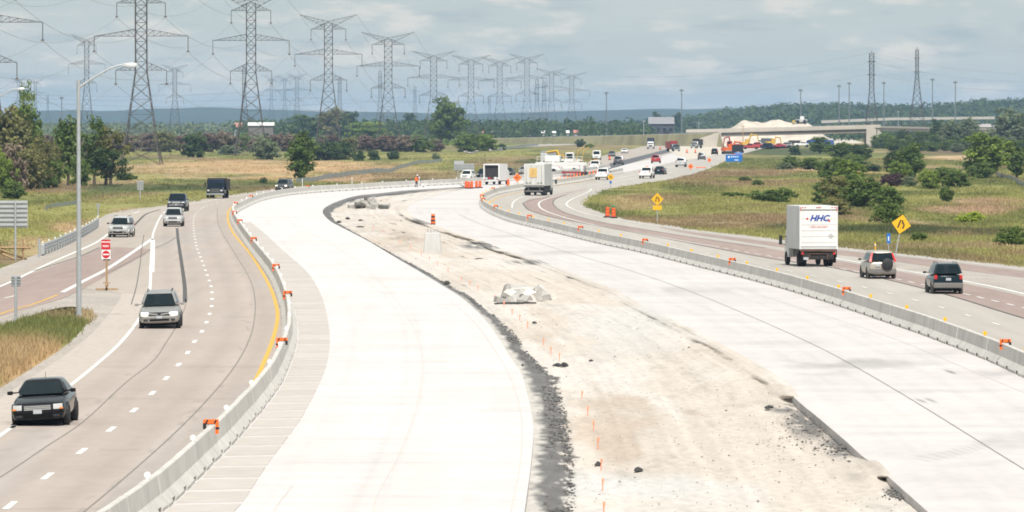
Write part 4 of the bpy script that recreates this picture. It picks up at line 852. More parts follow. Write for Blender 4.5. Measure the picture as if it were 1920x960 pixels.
def paver():
    root = thing('concrete_paver', 'white concrete paving machine with frame and red screed beam', 'paving machine', onroad(1052, 329), R(-8))
    for x in (-4, 4):
        for y in (-2.4, 2.4):
            MB().loft([[(x + dx, y + a, z) for a, z in ((-1.0, .3), (-.8, .05), (.8, .05), (1.0, .3), (.8, .7), (-.8, .7))] for dx in (-.25, .25)]).obj('track', frame_m, root)
            MB().box((x, y, 1.3), (.35, .35, 1.3)).obj('leg', P_WHITE, root)
    for y in (-1.6, 1.6): MB().box((0, y, 2.0), (8.6, .5, .6)).obj('main_beam', P_WHITE, root, bevel=.04)
    for x in (-3.3, -1.2, 1.2, 3.0): MB().box((x, 0, 2.3), (.4, 2.7, .4)).obj('cross_beam', P_WHITE, root, bevel=.03)
    MB().box((-1.4, 0, 2.95), (2.6, 2.2, 1.1)).obj('engine_house', P_WHITE, root, bevel=.08)
    MB().box((-3.0, .2, 3.2), (1.2, 1.4, 1.4)).obj('tank', P_SILV2, root, bevel=.15)
    MB().box((1.6, -.2, 3.2), (1.4, 1.3, 1.7)).obj('operator_cab', P_WHITE, root, bevel=.05)
    MB().box((1.6, -.87, 3.4), (1.1, .04, .8)).box((.89, -.2, 3.4), (.04, 1.0, .8)).obj('cab_window', glass, root)
    MB().box((0, -2.5, .55), (8.8, .35, .35)).obj('screed_beam', P_RED, root)
    r_ = MB()
    for k in range(7): r_.bar((-4 + k * 1.33, -1.9, 2.3), (-4 + k * 1.33, -1.9, 3.3), .03)
    r_.bar((-4, -1.9, 3.3), (4, -1.9, 3.3), .03).bar((-4, -1.9, 2.85), (4, -1.9, 2.85), .02).obj('railing', P_WHITE, root)
    for x in (2.6, 3.6): MB().tube([(x, 0, 2.3), (x + .4, .4, 4.4), (x + 1.3, .6, 5.0)], .08, 6).obj('conveyor_arm', P_YELLOW, root)
paver()
car('pickup_truck', 'white pickup parked at the left end of the paving machine', 'pickup', 'pickup', P_WHITE, onroad(1024, 325), R(70))
car('cargo_van', 'white van parked behind the paving machine', 'van', 'cargo', P_WHITE, onroad(1040, 319.5), R(40))
car('cargo_van', 'white van with blue stripe parked right of the paving machine', 'van', 'cargo', P_WHITE, onroad(1066, 322.5), R(60))
car('pickup_truck', 'white pickup parked on gravel behind the excavator of the paving train', 'pickup', 'pickup', P_WHITE, onroad(1078, 316), toward(10))
# ================================================================= SIGNS, LAMPS, ROADSIDE THINGS
galv = mat('galvanised_steel', (.42, .44, .45), .5, .35, var=.10, scale=4)
sign_back = mat('aluminium_sign_back', (.50, .51, .51), .45, .35, var=.08, scale=3)
timber = mat('raw_timber', (.36, .235, .13), .85, var=.2, scale=6, stretch=(1, 1, .15))
sy = mat('yellow_sign_face', (.78, .42, .012), .45, var=.04, scale=3); so = mat('orange_sign_face', (.85, .15, .02), .5, var=.05, scale=3)
sblue = mat('blue_sign_face', (.012, .15, .50), .45, var=.05); sred = mat('red_sign_face', (.50, .015, .025), .45, var=.05); swhite = mat('white_sign_face', (.74, .74, .72), .5, var=.04)
sgreen = mat('green_cap', (.02, .25, .12), .5)
dark_face = mat('dark_display', (.016, .019, .026), .45, var=.1, scale=6)
def lamp(label, px, py, rz=0, arm=2.85):
    p = G(px, py); root = thing('street_lamp', label, 'lamp post', p, rz)
    MB().tube([(0, 0, .05), (0, 0, 4), (0, 0, 8), (0, 0, 11.9)], [.135, .115, .10, .085], 10).obj('pole', galv, root, smooth=40)
    MB().lathe([(.26, 0), (.26, .04), (.16, .10), (.15, .35)], 'z', 12).obj('base', galv, root)
    MB().lathe([(.30, -.12), (.30, .03)], 'z', 14).obj('footing', c_bar, root)
    MB().tube([(.05, 0, 11.55), (.8, 0, 12.05), (1.5, 0, 12.45), (1.95, 0, 12.62), (2.3, 0, 12.66)], [.06, .055, .05, .045, .04], 8).obj('arm', galv, root, smooth=40)
    h = MB().loft([[(x, y, 12.66 + z) for y, z in ((-w, -t), (w, -t), (w, t * .4), (w * .5, t), (-w * .5, t), (-w, t * .4))] for x, w, t in ((2.15, .05, .05), (2.3, .12, .09), (2.6, .16, .12), (2.85, .13, .10), (2.95, .06, .05))]).obj('lamp_head', sign_back, root, smooth=50)
    MB().lathe([(.11, -.16), (.13, -.10)], 'z', 10, (2.62, 0, 12.66)).obj('lens', lens, h)
    return root
lamp('tall galvanised street lamp with curved arm beside the exit ramp gore', 148, 600)
lamp('street lamp at the left picture edge of which only the arm shows', -14, 432)
def text_on(root, *a, **k): return lettering(root, *a, **k)
# big sign backs
def sign_backs(label, x0, x1, y0, y1, posts, base, step=None):
    d = y_depth(base); px = (x0 + x1) / 2; root = thing('road_sign', label, 'road sign', G(px, base), 0)
    s = d / FPX; w = (x1 - x0) * s; zt, zb = z_at(y0, d), z_at(y1, d)
    MB().box((0, .03, (zt + zb) / 2), (w, .03, zt - zb)).obj('sign_panel', sign_back, root)
    if step: MB().box((-w * .25, .03, zt + .25), (w * .48, .03, .5)).obj('tab_panel', sign_back, root)
    n = max(4, int((zt - zb) / .3))
    for k in range(n): MB().box((0, -.03, zb + (k + .5) * (zt - zb) / n), (w * .99, .08, .06)).obj('stiffener', galv, root)
    for q in posts: MB().bar((q * w, -.12, -.3), (q * w, -.12, zt - .1), .075, 6).obj('post', galv, root)
    return root
sign_backs('large grey sign seen from behind at the left picture edge', -62, 52, 376, 427, (-.32, .30), 487)
sign_backs('grey stepped sign back standing on the far grassy bank above the barrier', 851, 889, 307, 320, (-.3, .3), 333, True)
sign_backs('wide grey sign back behind the white paving machine', 1014, 1043, 283, 299, (-.3, .3), 309)
sign_backs('small grey sign back on a thin post near the bottom left grass', 21, 39, 516, 537, (0,), 605)
sign_backs('small pale sign back on the verge left of the dark dump truck', 257, 269, 339, 357, (0,), 373)
sign_backs('tiny grey marker plate on a post at the near end of the guard rail', 71, 76, 448, 457, (0,), 483)
sign_backs('tiny round plate on a thin post at the far end of guard rail', 181, 187, 382, 389, (0,), 404)
# temporary wrong-way sign
p = G(200, 544); d = p.y; s = d / FPX
root = thing('wrong_way_sign', 'red wrong way and no entry sign on a wooden post in the ramp gore', 'road sign', p)
MB().box((0, 0, 1.3), (.12, .10, 2.6)).obj('post', timber, root)
MB().box((0, .02, .28), (.10, 1.5, .10)).box((0, 0, .42), (.42, .08, .07)).box((0, 0, .06), (1.3, .10, .10)).obj('skid', timber, root)
pan = MB().box((-.04, -.07, 2.66), (.52, .02, .58)).obj('red_panel', sred, root)
text_on(root, 'WRONG', .135, white_ink, (-.04, -.083, 2.80), bold=.004); text_on(root, 'WAY', .165, white_ink, (-.04, -.083, 2.56), bold=.005)
MB().box((-.03, -.07, 2.08), (.52, .02, .54)).obj('white_panel', swhite, root)
MB().lathe([(.225, -.088), (.225, -.082)], 'y', 24, (-.03, 0, 2.08)).obj('red_disc', sred, root)
MB().box((-.03, -.095, 2.08), (.36, .006, .075)).obj('white_bar', swhite, root)
MB().box((.0, .04, 1.78), (.40, .06, .10)).obj('bracket', dark_plastic, root)
# yellow lane signs
def lane_sign(label, px, base, cyp, diag, lean=0, tab=None):
    p = G(px, base); d = p.y; root = thing('lane_sign', label, 'road sign', p); h = diag / 2
    zc = z_at(cyp, d)
    mb = MB(); mb.loft([[(x, y, zc + z) for x, z in ((-h, 0), (0, -h), (h, 0), (0, h))] for y in (-.02, .0)]).obj('sign_panel', sy, root)
    q = h * 1.0
    def arrow(pts, w): 
        return ribbon2(pts, w)
    for pts in ([(-.30, -.42), (-.12, .42)], [(.06, .42), (.10, .22), (.30, -.02), (.22, -.42)]):
        for a, b in zip(pts, pts[1:]):
            a3, b3 = Vector((a[0] * q, -.03, zc + a[1] * q)), Vector((b[0] * q, -.03, zc + b[1] * q)); dv = (b3 - a3).normalized(); nv = Vector((dv.z, 0, -dv.x)) * .075 * q / .5 * .5
            MB().add([a3 - nv, a3 + nv, b3 + nv, b3 - nv], [(0, 1, 2, 3)]).obj('lane_mark', black_ink, root)
    for k in range(3): MB().box((-.01 * q + .02 * k * q, -.03, zc + (-.34 + .2 * k) * q), (.05 * q, .002, .11 * q)).obj('dash_mark', black_ink, root)
    MB().bar((0, .05, -.2), (0, .05, zc + h * .7), .045, 6).obj('post', galv, root)
    if tab: MB().box((0, -.01, zc - h - .22), tab[1]).obj('tab_panel', tab[0], root)
    if lean: root.rotation_euler = (0, R(lean), 0)
    return root
lane_sign('leaning yellow lane merge sign behind the beige suv', 1675, 500, 419, 1.32, 10.5)
lane_sign('yellow lane merge sign with tab plate on the right grass verge', 1232.5, 417, 373.5, 1.2, 0, (sy, (.85, .02, .42)))
lane_sign('small far yellow lane merge sign with blue tab beside white pickup', 1145, 357, 332, 1.0, 0, (sblue, (.3, .02, .35)))
def plate_sign(name, label, px, base, y0, y1, w, m, cat='road sign', word=None):
    p = G(px, base); d = p.y; root = thing(name, label, cat, p); zt, zb = z_at(y0, d), z_at(y1, d)
    MB().box((0, -.03, (zt + zb) / 2), (w, .02, zt - zb)).obj('sign_panel', m, root, bevel=.004)
    MB().bar((0, .02, -.2), (0, .02, zt - .05), .03, 6).obj('post', galv, root)
    if word: MB().box((0, -.045, (zt + zb) / 2 - .02), (.07, .004, (zt - zb) * .45)).obj('sign_mark', white_ink, root)
    return root
plate_sign('blue_sign', 'small narrow blue sign left of the leaning yellow sign', 1666, 488, 437.5, 456, .25, sblue, word=True)
p = G(1641, 482); root = thing('marker_post', 'slim yellow marker post sticking up behind the beige suv roof', 'marker post', p)
MB().tube([(0, 0, -.1), (0, 0, .6), (0, 0, 1.0), (0, 0, 1.05)], [.05, .05, .055, .02], 8).obj('post', sy, root); MB().lathe([(.065, .82), (.065, .92)], 'z', 8).obj('band', swhite, root)
def orange_diamond(label, px, base, cyp, diag):
    p = G(px, base); d = p.y; root = thing('construction_sign', label, 'road sign', p); h = diag / 2; zc = z_at(cyp, d)
    MB().loft([[(x, y, zc + z) for x, z in ((-h, 0), (0, -h), (h, 0), (0, h))] for y in (-.02, .0)]).obj('sign_panel', so, root)
    MB().box((-.05 * h, -.03, zc), (.55 * h, .006, .16 * h)).box((-.25 * h, -.03, zc + .02 * h), (.2 * h, .005, .4 * h)).obj('sign_mark', black_ink, root)
    MB().bar((0, .05, 0.01), (0, .05, zc), .04, 5).obj('post', galv, root)
    for sd in (-1, 1): MB().bar((0, .05, .3), (sd * .5, .05, .02), .03, 4).obj('leg', galv, root)
orange_diamond('large orange diamond construction sign left of the white trailer truck', 970, 345.5, 333, 1.35)
orange_diamond('small orange diamond sign on far lanes left of an orange strip', 1295, 320, 312, 1.15)
orange_diamond('smaller orange diamond sign farther on, left of the blue sign', 1330, 305, 300, 1.0)
p = G(1314, 316.5); root = thing('warning_strip', 'low orange strip barricade lying across the far right shoulder', 'barricade', p)
MB().box((0, 0, .28), (2.0, .05, .16)).obj('board', so, root); MB().box((-.7, 0, .12), (.06, .5, .22)).box((.7, 0, .12), (.06, .5, .22)).obj('foot', dark_plastic, root)
# blue guide sign and message board
p = G(1376, 309); d = p.y; root = thing('blue_guide_sign', 'wide blue guide sign with white lettering on the far right verge', 'road sign', p); s = d / FPX
zc = z_at(296.5, d)
MB().box((0, -.03, zc), (31 * s, .04, 13 * s)).obj('sign_panel', sblue, root, bevel=.01)
MB().box((8.5 * s, -.03, zc + 8.8 * s), (14 * s, .04, 4 * s)).obj('tab_panel', mat('pale_blue_sign_face', (.12, .26, .62), .5), root)
pale_ink = mat('pale_blue_ink', (.55, .68, .85), .5, var=0)
for q, zz, ww in ((-4.5, 2.6, 3.2), (-.6, 2.8, 3.4), (3.4, 2.6, 3.0), (7.2, 2.7, 2.6), (2.6, -3.4, 2.6), (6.4, -3.5, 4.0)): MB().box((q * s, -.056, zc + zz * s), (ww * s, .012, 2.3 * s)).obj('sign_mark', pale_ink, root)
MB().loft([[(-9.5 * s + x * .2, y, zc + 2 * s + z * .22) for x, z in ((-1, 1), (1, 1), (1, -.3), (0, -1.3), (-1, -.3))] for y in (-.075, -.06)]).obj('shield', white_ink, root)
for x in (-9, 9): MB().bar((x * s, .05, -.3), (x * s, .05, zc + 5 * s), .06, 6).obj('post', galv, root)
p = G(1383, 296); d = p.y; s = d / FPX; root = thing('message_board', 'blank black electronic message board above the blue guide sign', 'message board', p); zc = z_at(278, d)
MB().box((0, 0, zc), (21.5 * s, .25, 12 * s)).obj('display', dark_face, root, bevel=.04)
fr = MB(); [fr.box((0, -.14, zc + q * 6 * s), (21.5 * s, .04, .12)) for q in (-1, 1)]; fr.obj('frame', dark_plastic, root)
MB().bar((0, .1, 0), (0, .1, zc), .12, 6).obj('mast', so, root); MB().box((0, .3, .75), (2.2, 2.6, .5)).obj('trailer', so, root, bevel=.05)
for x in (-1, 1): wheel(root, x * 1.15, .3, .33, .2, x, grey_plastic)

# ---- barrels
def barrel(label, px, py, hgt=1.2, w=.20, group=None):
    p = G(px, py); root = thing('traffic_barrel', label, 'traffic barrel', (p.x, p.y, p.z + (-.2 if 790 < px < 830 else .004)), 0, group)
    MB().lathe([(.40, 0), (.42, .10), (.34, .13)], 'z', 14).obj('rubber_base', rubber, root)
    n = 6
    for k in range(n):
        r0, r1 = .29 - .015 * k, .29 - .015 * (k + 1) + .01
        MB().lathe([(r0 * w / .25, .13 + k * (hgt - .13) / n), (r1 * w / .25, .13 + (k + 1) * (hgt - .13) / n - .004)], 'z', 14).obj('band', so if k % 2 else (black_band if px > 790 and px < 830 else sred_o), root)
    return root
black_band = mat('black_band', (.03, .025, .022), .6); sred_o = mat('red_orange_band', (.60, .075, .03), .55, var=.05)
barrel('orange and black banded barrel alone at the tip of the sandy median', 812, 421)
barrel('orange barrel at right verge, left of the pair with green cap behind', 1139, 408, 1.05)
b2 = barrel('orange barrel at right verge, right of the pair', 1150.5, 409, 1.05)
MB().lathe([(.10, 1.06), (.16, 1.12), (.16, 1.22), (.05, 1.26)], 'z', 10).obj('green_cap', sgreen, b2)
for k, (x, y) in enumerate(((874, 353.5), (879, 354), (884.5, 353.5), (893.5, 353), (900, 352.5), (953, 349.5))):
    barrel(('leftmost of the orange barrels in the row before the dark box truck', 'second orange barrel from the left in the row before the dark box truck', 'middle orange barrel in the row before the dark box truck', 'fourth orange barrel from the left in the row before the dark box truck', 'rightmost barrel of the row left of the dark box truck', 'single orange barrel right of the dark open box truck')[k], x, y, 1.05, group='orange barrels by the dark box truck')
for k, (x, y) in enumerate(((1238, 281), (1288, 287), (1304, 287), (1143, 300), (1254, 282))):
    barrel('small far orange barrel on the fresh pavement near the asphalt strip', x, y, 1.05, group='far orange barrels near the asphalt strip')
for k in range(16):
    t = k / 15; x, y = 1046 + t * 90, 341 - t * 17 - 3 * math.sin(t * 3)
    p = G(x, y); root = thing('traffic_cone', 'small orange cone in the row beside the far right lanes', 'traffic cone', p, 0, 'orange cones along the far right lanes')
    MB().box((0, 0, .03), (.4, .4, .05)).obj('foot', rubber, root); MB().lathe([(.17, .06), (.03, .72)], 'z', 10).obj('cone', so, root)

# ---- markers and reflectors on the barriers
def project(v):
    q = Vector(v) - Vector((0, 0, CAMH)); dep = q.y * CP - q.z * SP; up = q.y * SP + q.z * CP
    return 960 + q.x / dep * FPX, 480 - up / dep * FPX
def near_spot(spots, px, py):
    return min(spots, key=lambda s: (project(s[0] + Vector((0, 0, .95)))[0] - px) ** 2 + (project(s[0] + Vector((0, 0, .95)))[1] - py) ** 2)
def barrier_marker(px, py, spots, label, side):
    p, rz = near_spot(spots, px, py)
    root = thing('barrier_marker', label, 'hazard marker', p + Vector((0, 0, .863)), 0)
    MB().box((0, -.02, .13), (.46, .03, .13)).obj('top_panel', so, root); MB().box((side * .18, -.02, -.09), (.10, .03, .30)).obj('leg_panel', so, root)
    MB().box((-side * .19, -.02, -.01), (.10, .03, .18)).obj('short_leg', black_ink, root)
    for k in range(2): MB().box((-.12 + .25 * k, -.04, .13), (.05, .006, .11), M=Matrix.Rotation(R(30), 3, 'Y')).obj('stripe', black_ink, root)
    MB().box((side * .19, -.04, -.07), (.11, .006, .07)).obj('stripe', black_ink, root)
    MB().box((0, .0, .07), (.40, .06, .06)).obj('clamp', black_ink, root)
names = ['nearest the camera', 'second from the camera', 'third from the camera', 'fourth from the camera', 'fifth from the camera', 'sixth from the camera', 'seventh from the camera', 'eighth from the camera', 'ninth from the camera', 'farthest seen']
for k, (x, y) in enumerate(((397, 786), (520, 634), (537, 549), (516, 499), (478, 446), (450, 414), (440, 397), (443, 381), (471, 367), (580, 348))):
    barrier_marker(x, y, left_spots, 'orange and black hazard marker on the left barrier, ' + names[k], 1 if k < 1 else -1)
for k, (x, y) in enumerate(((1885, 634), (1592, 541), (1375, 491), (1209, 447), (1085, 424), (990, 406), (929, 389), (902, 376), (904, 366), (926, 358))):
    barrier_marker(x, y, right_spots, 'orange and black hazard marker on the right barrier, ' + names[k], -1)
w_disc = MB().lathe([(.02, -.02), (.085, -.016), (.085, .016), (.02, .02)], 'y', 12, (0, 0, .12)).add([(-.03, -.01, 0), (.03, -.01, 0), (.03, .01, 0), (-.03, .01, 0), (-.03, -.01, .1), (.03, -.01, .1), (.03, .01, .1), (-.03, .01, .1)], [(0, 1, 5, 4), (1, 2, 6, 5), (2, 3, 7, 6), (3, 0, 4, 7)]).mesh('barrier_reflector', swhite)
y_disc = w_disc.copy(); y_disc.materials.clear(); y_disc.materials.append(sy)
for spots, me, lab, grp in ((left_spots, w_disc, 'small white round reflector standing on top of the left concrete barrier', 'white reflectors on the left barrier'), (right_spots, y_disc, 'small yellow round reflector standing on top of the right concrete barrier', 'yellow reflectors on the right barrier')):
    for p, rz in spots[3::4][:44]:
        o = link('barrier_reflector', me, None, p + Vector((0, 0, .862)), rnd.uniform(-.2, .2)); tag(o, lab, 'reflector', grp)

# ---- guard rail at the ramp, timber brace, silt fences
def guard_rail(label, px, h=.75):
    line = resample(world_line(px, 0, 8), 2.0); root = thing('guard_rail', label, 'guard rail', line[0]); o = line[0]
    mb = MB(); prof = [(0, .86), (.05, .80), (.05, .72), (.0, .64), (.05, .56), (.05, .48), (0, .40), (.05, .32), (.05, .24), (0, .18)]
    loops = []
    for i, p in enumerate(line):
        dv = (line[min(i + 1, len(line) - 1)] - line[max(i - 1, 0)]).normalized(); nn = Vector((dv.y, -dv.x, 0)); q = p - o
        loops.append([q + nn * a + Vector((0, 0, z)) for a, z in prof] + [q + nn * (a - .02) + Vector((0, 0, z)) for a, z in prof[::-1]])
    mb.loft(loops).obj('rail', galv, root)
    for i, p in enumerate(line[::2]):
        q = p - o; MB().box(q + Vector((0, .12, .36)), (.14, .14, .84)).obj('post', timber if False else galv, root)
        if i % 2 == 0: MB().lathe([(.07, -.01), (.07, .01)], 'y', 8, q + Vector((0, .05, .96))).obj('reflector', swhite, root)
    MB().box(Vector((0, 0, .45)), (.30, .5, .75)).obj('end_shoe', galv, root, bevel=.05)
guard_rail('curved galvanised guard rail with white reflectors along the exit ramp', [(80, 479), (110, 466.5), (145, 450), (170, 436), (183, 427), (184, 424)])
p = G(22, 487); root = thing('timber_brace', 'raw timber trestle brace at the foot of the large sign back', 'trestle')
root.location = p
for a, b in (((-1.0, 0, .85), (1.35, 0, .85)), ((.8, .1, -.1), (.8, .1, 1.5)), ((-.7, .1, -.1), (-.7, .1, 1.2)), ((-.9, -.1, .75), (1.0, .6, .0)), ((-1.0, .2, .55), (.2, -.2, .05))): MB().bar(a, b, .07, 4).obj('timber_beam', timber, root)
fence_m = mat('grey_silt_cloth', (.33, .37, .37), .8, var=.15, scale=1.2, coord='World')
def silt_fence(label, px, h=.8):
    line = resample(world_line(px, 0, 6), 3.0)
    gz = ground_z(np.array([p.x for p in line]), np.array([p.y for p in line]))
    root = thing('silt_fence', label, 'silt fence', line[0]); o = line[0]; n = len(line)
    vs = [(p.x - o.x, p.y - o.y, gz[i] - .08) for i, p in enumerate(line)] + [(p.x - o.x + .03, p.y - o.y, gz[i] + h * (1 + .12 * math.sin(i * 1.7))) for i, p in enumerate(line)]
    vs += [(a, b + .03, c) for a, b, c in vs]
    MB().add(vs, [(i, i + 1, n + i + 1, n + i) for i in range(n - 1)] + [(2 * n + i, 2 * n + i + 1, 3 * n + i + 1, 3 * n + i) for i in range(n - 1)] + [(n + i, n + i + 1, 3 * n + i + 1, 3 * n + i) for i in range(n - 1)]).obj('cloth', fence_m, root)
    for i in range(0, n, 2): MB().box((line[i].x - o.x, line[i].y - o.y - .04, gz[i] + h * .5), (.05, .05, h * 1.2)).obj('stake', timber, root)
silt_fence('long grey silt fence curving along the field behind the left barrier', [(555, 343.5), (600, 337), (650, 331), (690, 326.5), (730, 322), (760, 314), (790, 307.5), (830, 303)])
silt_fence('pale grey silt fence higher up the far bank near the sign back', [(925, 284), (960, 278.5), (1010, 273)], 1.0)
silt_fence('short grey silt fence by the big tree at the right picture edge', [(1868, 330), (1890, 338), (1925, 350)])
silt_fence('faint grey silt fence low in the grass left of the exit ramp', [(84, 394), (100, 389), (130, 384), (148, 381)], .5)
for k, (x, y) in enumerate(((548, 357), (567, 355), (660, 352), (786, 350))):
    p = G(x, y); root = thing('delineator_post', 'slim white delineator post behind the left barrier along the bend', 'marker post', p, 0, 'white posts behind the left barrier')
    MB().bar((0, 0, 0), (0, 0, 1.5), .05, 6).obj('post', swhite, root); MB().box((0, -.06, 1.3), (.10, .02, .25)).obj('reflector', swhite, root)

# ---- on the median: footing, slab pile, rubble, stakes, debris
c_foot = mat('pale_footing_concrete', (.50, .49, .47), .85, var=.07, scale=2.5, stretch=(1, 1, .3), bump=.2)
p = G(811, 472, -.2); root = thing('lamp_footing', 'pale concrete lamp post footing with anchor bolts on the median', 'concrete footing', p)
MB().loft([[(x, y, z) for x, y in ((-a, -b), (a, -b), (a + .03, 0), (a, b), (-a, b), (-a - .03, 0))] for z, a, b in ((-.1, .66, .66), (.0, .66, .66), (1.42, .54, .54), (1.46, .50, .50))]).obj('block', c_foot, root, smooth=30)
for i in range(4): MB().bar((-.36 + .24 * i, .1 * (-1) ** i, 1.45), (-.36 + .24 * i, .1 * (-1) ** i, 1.72), .035, 6).obj('anchor_bolt', galv, root)
c_slab = mat('broken_concrete', (.40, .38, .35), .9, var=.10, scale=2, bump=.3, bscale=8, var2=.1, scale2=.7)
def chunk(name, label, cat, pos, size, rot, m, group, seed, lump=False):
    r_ = random.Random(seed); n = 9 if lump else 5
    ring = [(math.cos(2 * math.pi * (k + .5) / n) * r_.uniform(.85, 1.25), math.sin(2 * math.pi * (k + .5) / n) * r_.uniform(.85, 1.25)) for k in range(n)]
    mb = MB(); mb.loft([[(x * size[0] / 2 * q, y * size[1] / 2 * q, z * size[2]) for x, y in ring] for z, q in (((0, .8), (.2, 1), (.6, .85), (.9, .5), (1, .2)) if lump else ((0, .97), (.05, 1), (.94, 1), (1, .97)))])
    if lump:
        mb.v = [(x * r_.uniform(.8, 1.2), y * r_.uniform(.8, 1.2), z * r_.uniform(.75, 1.2)) for x, y, z in mb.v]
    o = mb.obj(name, m, None); o.location = pos; o.rotation_euler = rot; tag(o, label, cat, group); return o
r2 = random.Random(3)
base = G(972, 569, -.22)
c_slabs = [mat('slab_tone_%d' % k, (q, q * .95, q * .88), .9, var=.18, scale=2.5, bump=.4, bscale=8) for k, q in enumerate((.34, .52, .42, .60))]
def slab_piece(pos, size, rot, i):
    a, b, h = size; r_ = random.Random(i)
    q = [(sx * a / 2 * r_.uniform(.8, 1.1), sy * b / 2 * r_.uniform(.8, 1.1)) for sx, sy in ((-1, -1), (1, -1), (1, 1), (-1, 1))]
    o = MB().prism(q, 0, h).obj('broken_concrete', c_slabs[(i * 5) % 4]); o.location = pos; o.rotation_euler = rot
    tag(o, 'broken pale concrete slab piece in the pile on the median', 'concrete piece', 'broken slabs in the median pile')
for i, (x, y, z, a, b, h, rx, ry, rz) in enumerate(((-1.05, 0, 0, .95, 1.4, .30, 0, 4, 8), (-.25, .5, 0, .7, 1.2, .42, 6, -10, -20), (.35, .2, 0, .55, 1.0, .40, 0, 20, 30), (.8, 1.4, 0, .6, 1.2, .36, 0, -14, 12), (-.95, 3, 0, .34, 1.6, .95, -6, 6, 4), (-.5, 2.5, .3, 1.0, 1.0, .24, 14, 24, -10), (.05, 2.2, .34, .8, 1.1, .22, -12, -26, 25), (.55, 3, .28, .9, 1.2, .24, 10, 18, -30), (.0, 7, 0, 1.7, 1.5, .34, 0, 2, 5), (.35, 8, .36, 1.9, 1.2, .24, 4, 5, -6), (-.1, 10, .4, 1.6, 1.4, .26, 6, -3, 10), (1.45, 6, 0, .8, 1.2, .5, 0, 12, 20), (1.75, 5, 0, .6, 1.0, .32, 0, -18, -15), (1.3, 8, .42, .7, 1.2, .26, 10, 28, 12), (1.25, 3.5, 0, .5, .8, .25, 0, 8, 40), (2.0, 8, 0, .5, .9, .3, 0, 0, 20), (.1, -.6, 0, .4, .5, .2, 0, 0, 33), (.62, -.4, 0, .3, .5, .18, 0, 10, 10))):
    slab_piece(base + Vector((x * .92, y * .8, z * 1.15)), (a * .74, b * .7, h * 1.05), (R(rx * 1.6), R(ry * 1.5 + 9 * (-1) ** i), R(rz * 1.4)), i)
base = G(692, 391, -.22)
for i in range(26):
    t = r2.uniform(-1, 1); h = (1 - abs(t)) * r2.uniform(0, .9)
    chunk('rubble_block', 'pale rubble block in the heap near the dark curved edge', 'rubble', base + Vector((t * 2.2, r2.uniform(-5, 7), h)), (r2.uniform(.5, 1.1), r2.uniform(.5, 1.2), r2.uniform(.25, .6)), (R(r2.uniform(-25, 25)), R(r2.uniform(-25, 25)), r2.uniform(0, 3)), c_slab if i % 4 else mat('dark_rubble', (.12, .11, .10), .9, var=.2, scale=3), 'rubble blocks of the far heap', 50 + i)
dark_stone = mat('dark_debris', (.045, .042, .040), .9, var=.3, scale=6, bump=.4)
for i, (lab, x, y, w, d_, h) in enumerate((('long dark torn tyre scrap lying on the sand near the orange stakes', 1045, 686, .45, 1.1, .16), ('rounded dark lump right beside the torn tyre scrap', 1058, 687, .40, .9, .22), ('single grey stone right of the torn tyre scrap', 1108, 679, .22, .6, .16), ('dark flat block lying alone low on the sand', 1196, 883, .34, 1.3, .16), ('dark scrap beside an orange stake low on the sand', 1121, 873, .22, .7, .16), ('dark plank lying above the broken slab pile', 897, 486, .85, 1.2, .12), ('dark stick lying below the slab pile', 1002, 606, .30, 1.2, .14), ('dark lumps on the near slab edge by the sand', 980, 686, .12, .4, .1), ('dark scrap at the upper left median beside the curved edge', 652, 411, .55, 2.6, .3), ('dark scrap by the black edge at median bend', 636, 418, .4, 2.4, .3), ('small dark scrap in middle of the upper median', 676, 414, .35, 2.0, .2), ('long dark beam lying on the upper median sand', 675, 426, 1.1, 1.6, .15), ('dark lump on the black edge strip', 838, 533, .35, 2, .3), ('dark clod at the head of the raised slab corner', 1442, 766, .3, 1.4, .16))):
    chunk('debris', lab, 'debris', G(x, y, -.21), (w * .75, d_ * .7, h * .7), (0, 0, r2.uniform(-.3, .3)), dark_stone, None, 90 + i, True)
# splinters beneath the slab pile
for i in range(6):
    o = MB().bar((-.3, 0, 0.03), (.35, r2.uniform(-1, 1), .05), .045, 4).obj('dark_bar', dark_stone); o.location = G(938 + i * 11, 569 + r2.uniform(-1, 2), -.16); tag(o, 'dark steel bar lying in front of the broken slab pile', 'steel bar', 'dark bars before the slab pile')
stake_me = MB().bar((0, 0, -.1), (0, 0, .34), .016, 4).add([(-.025, -.03, .22), (.035, -.03, .22), (.035, -.03, .34), (-.025, -.03, .34), (-.025, -.02, .22), (.035, -.02, .22), (.035, -.02, .34), (-.025, -.02, .34)], [(0, 1, 2, 3), (4, 5, 6, 7), (0, 1, 5, 4), (2, 3, 7, 6)]).mesh('survey_stake', mat('fluorescent_orange', (.90, .30, .16), .6, var=.05))
for x, y in ((865, 528), (881, 536), (896, 545), (928, 565), (945, 577), (960, 591), (974, 602), (989, 615), (1019, 648), (1033, 665), (1049, 677), (1091, 750), (1102, 780), (1113, 808), (1121, 840), (1127, 882), (1130, 920), (1132, 965), (840, 512), (820, 500), (805, 490), (790, 480), (770, 468), (750, 458), (720, 440), (700, 430)):
    o = link('survey_stake', stake_me, None, G(x, y, -.22), rnd.uniform(-.4, .4)); o.rotation_euler[0] = rnd.uniform(-.12, .12); tag(o, 'thin fluorescent orange survey stake in the row along the median', 'survey stake', 'orange survey stakes along the median')
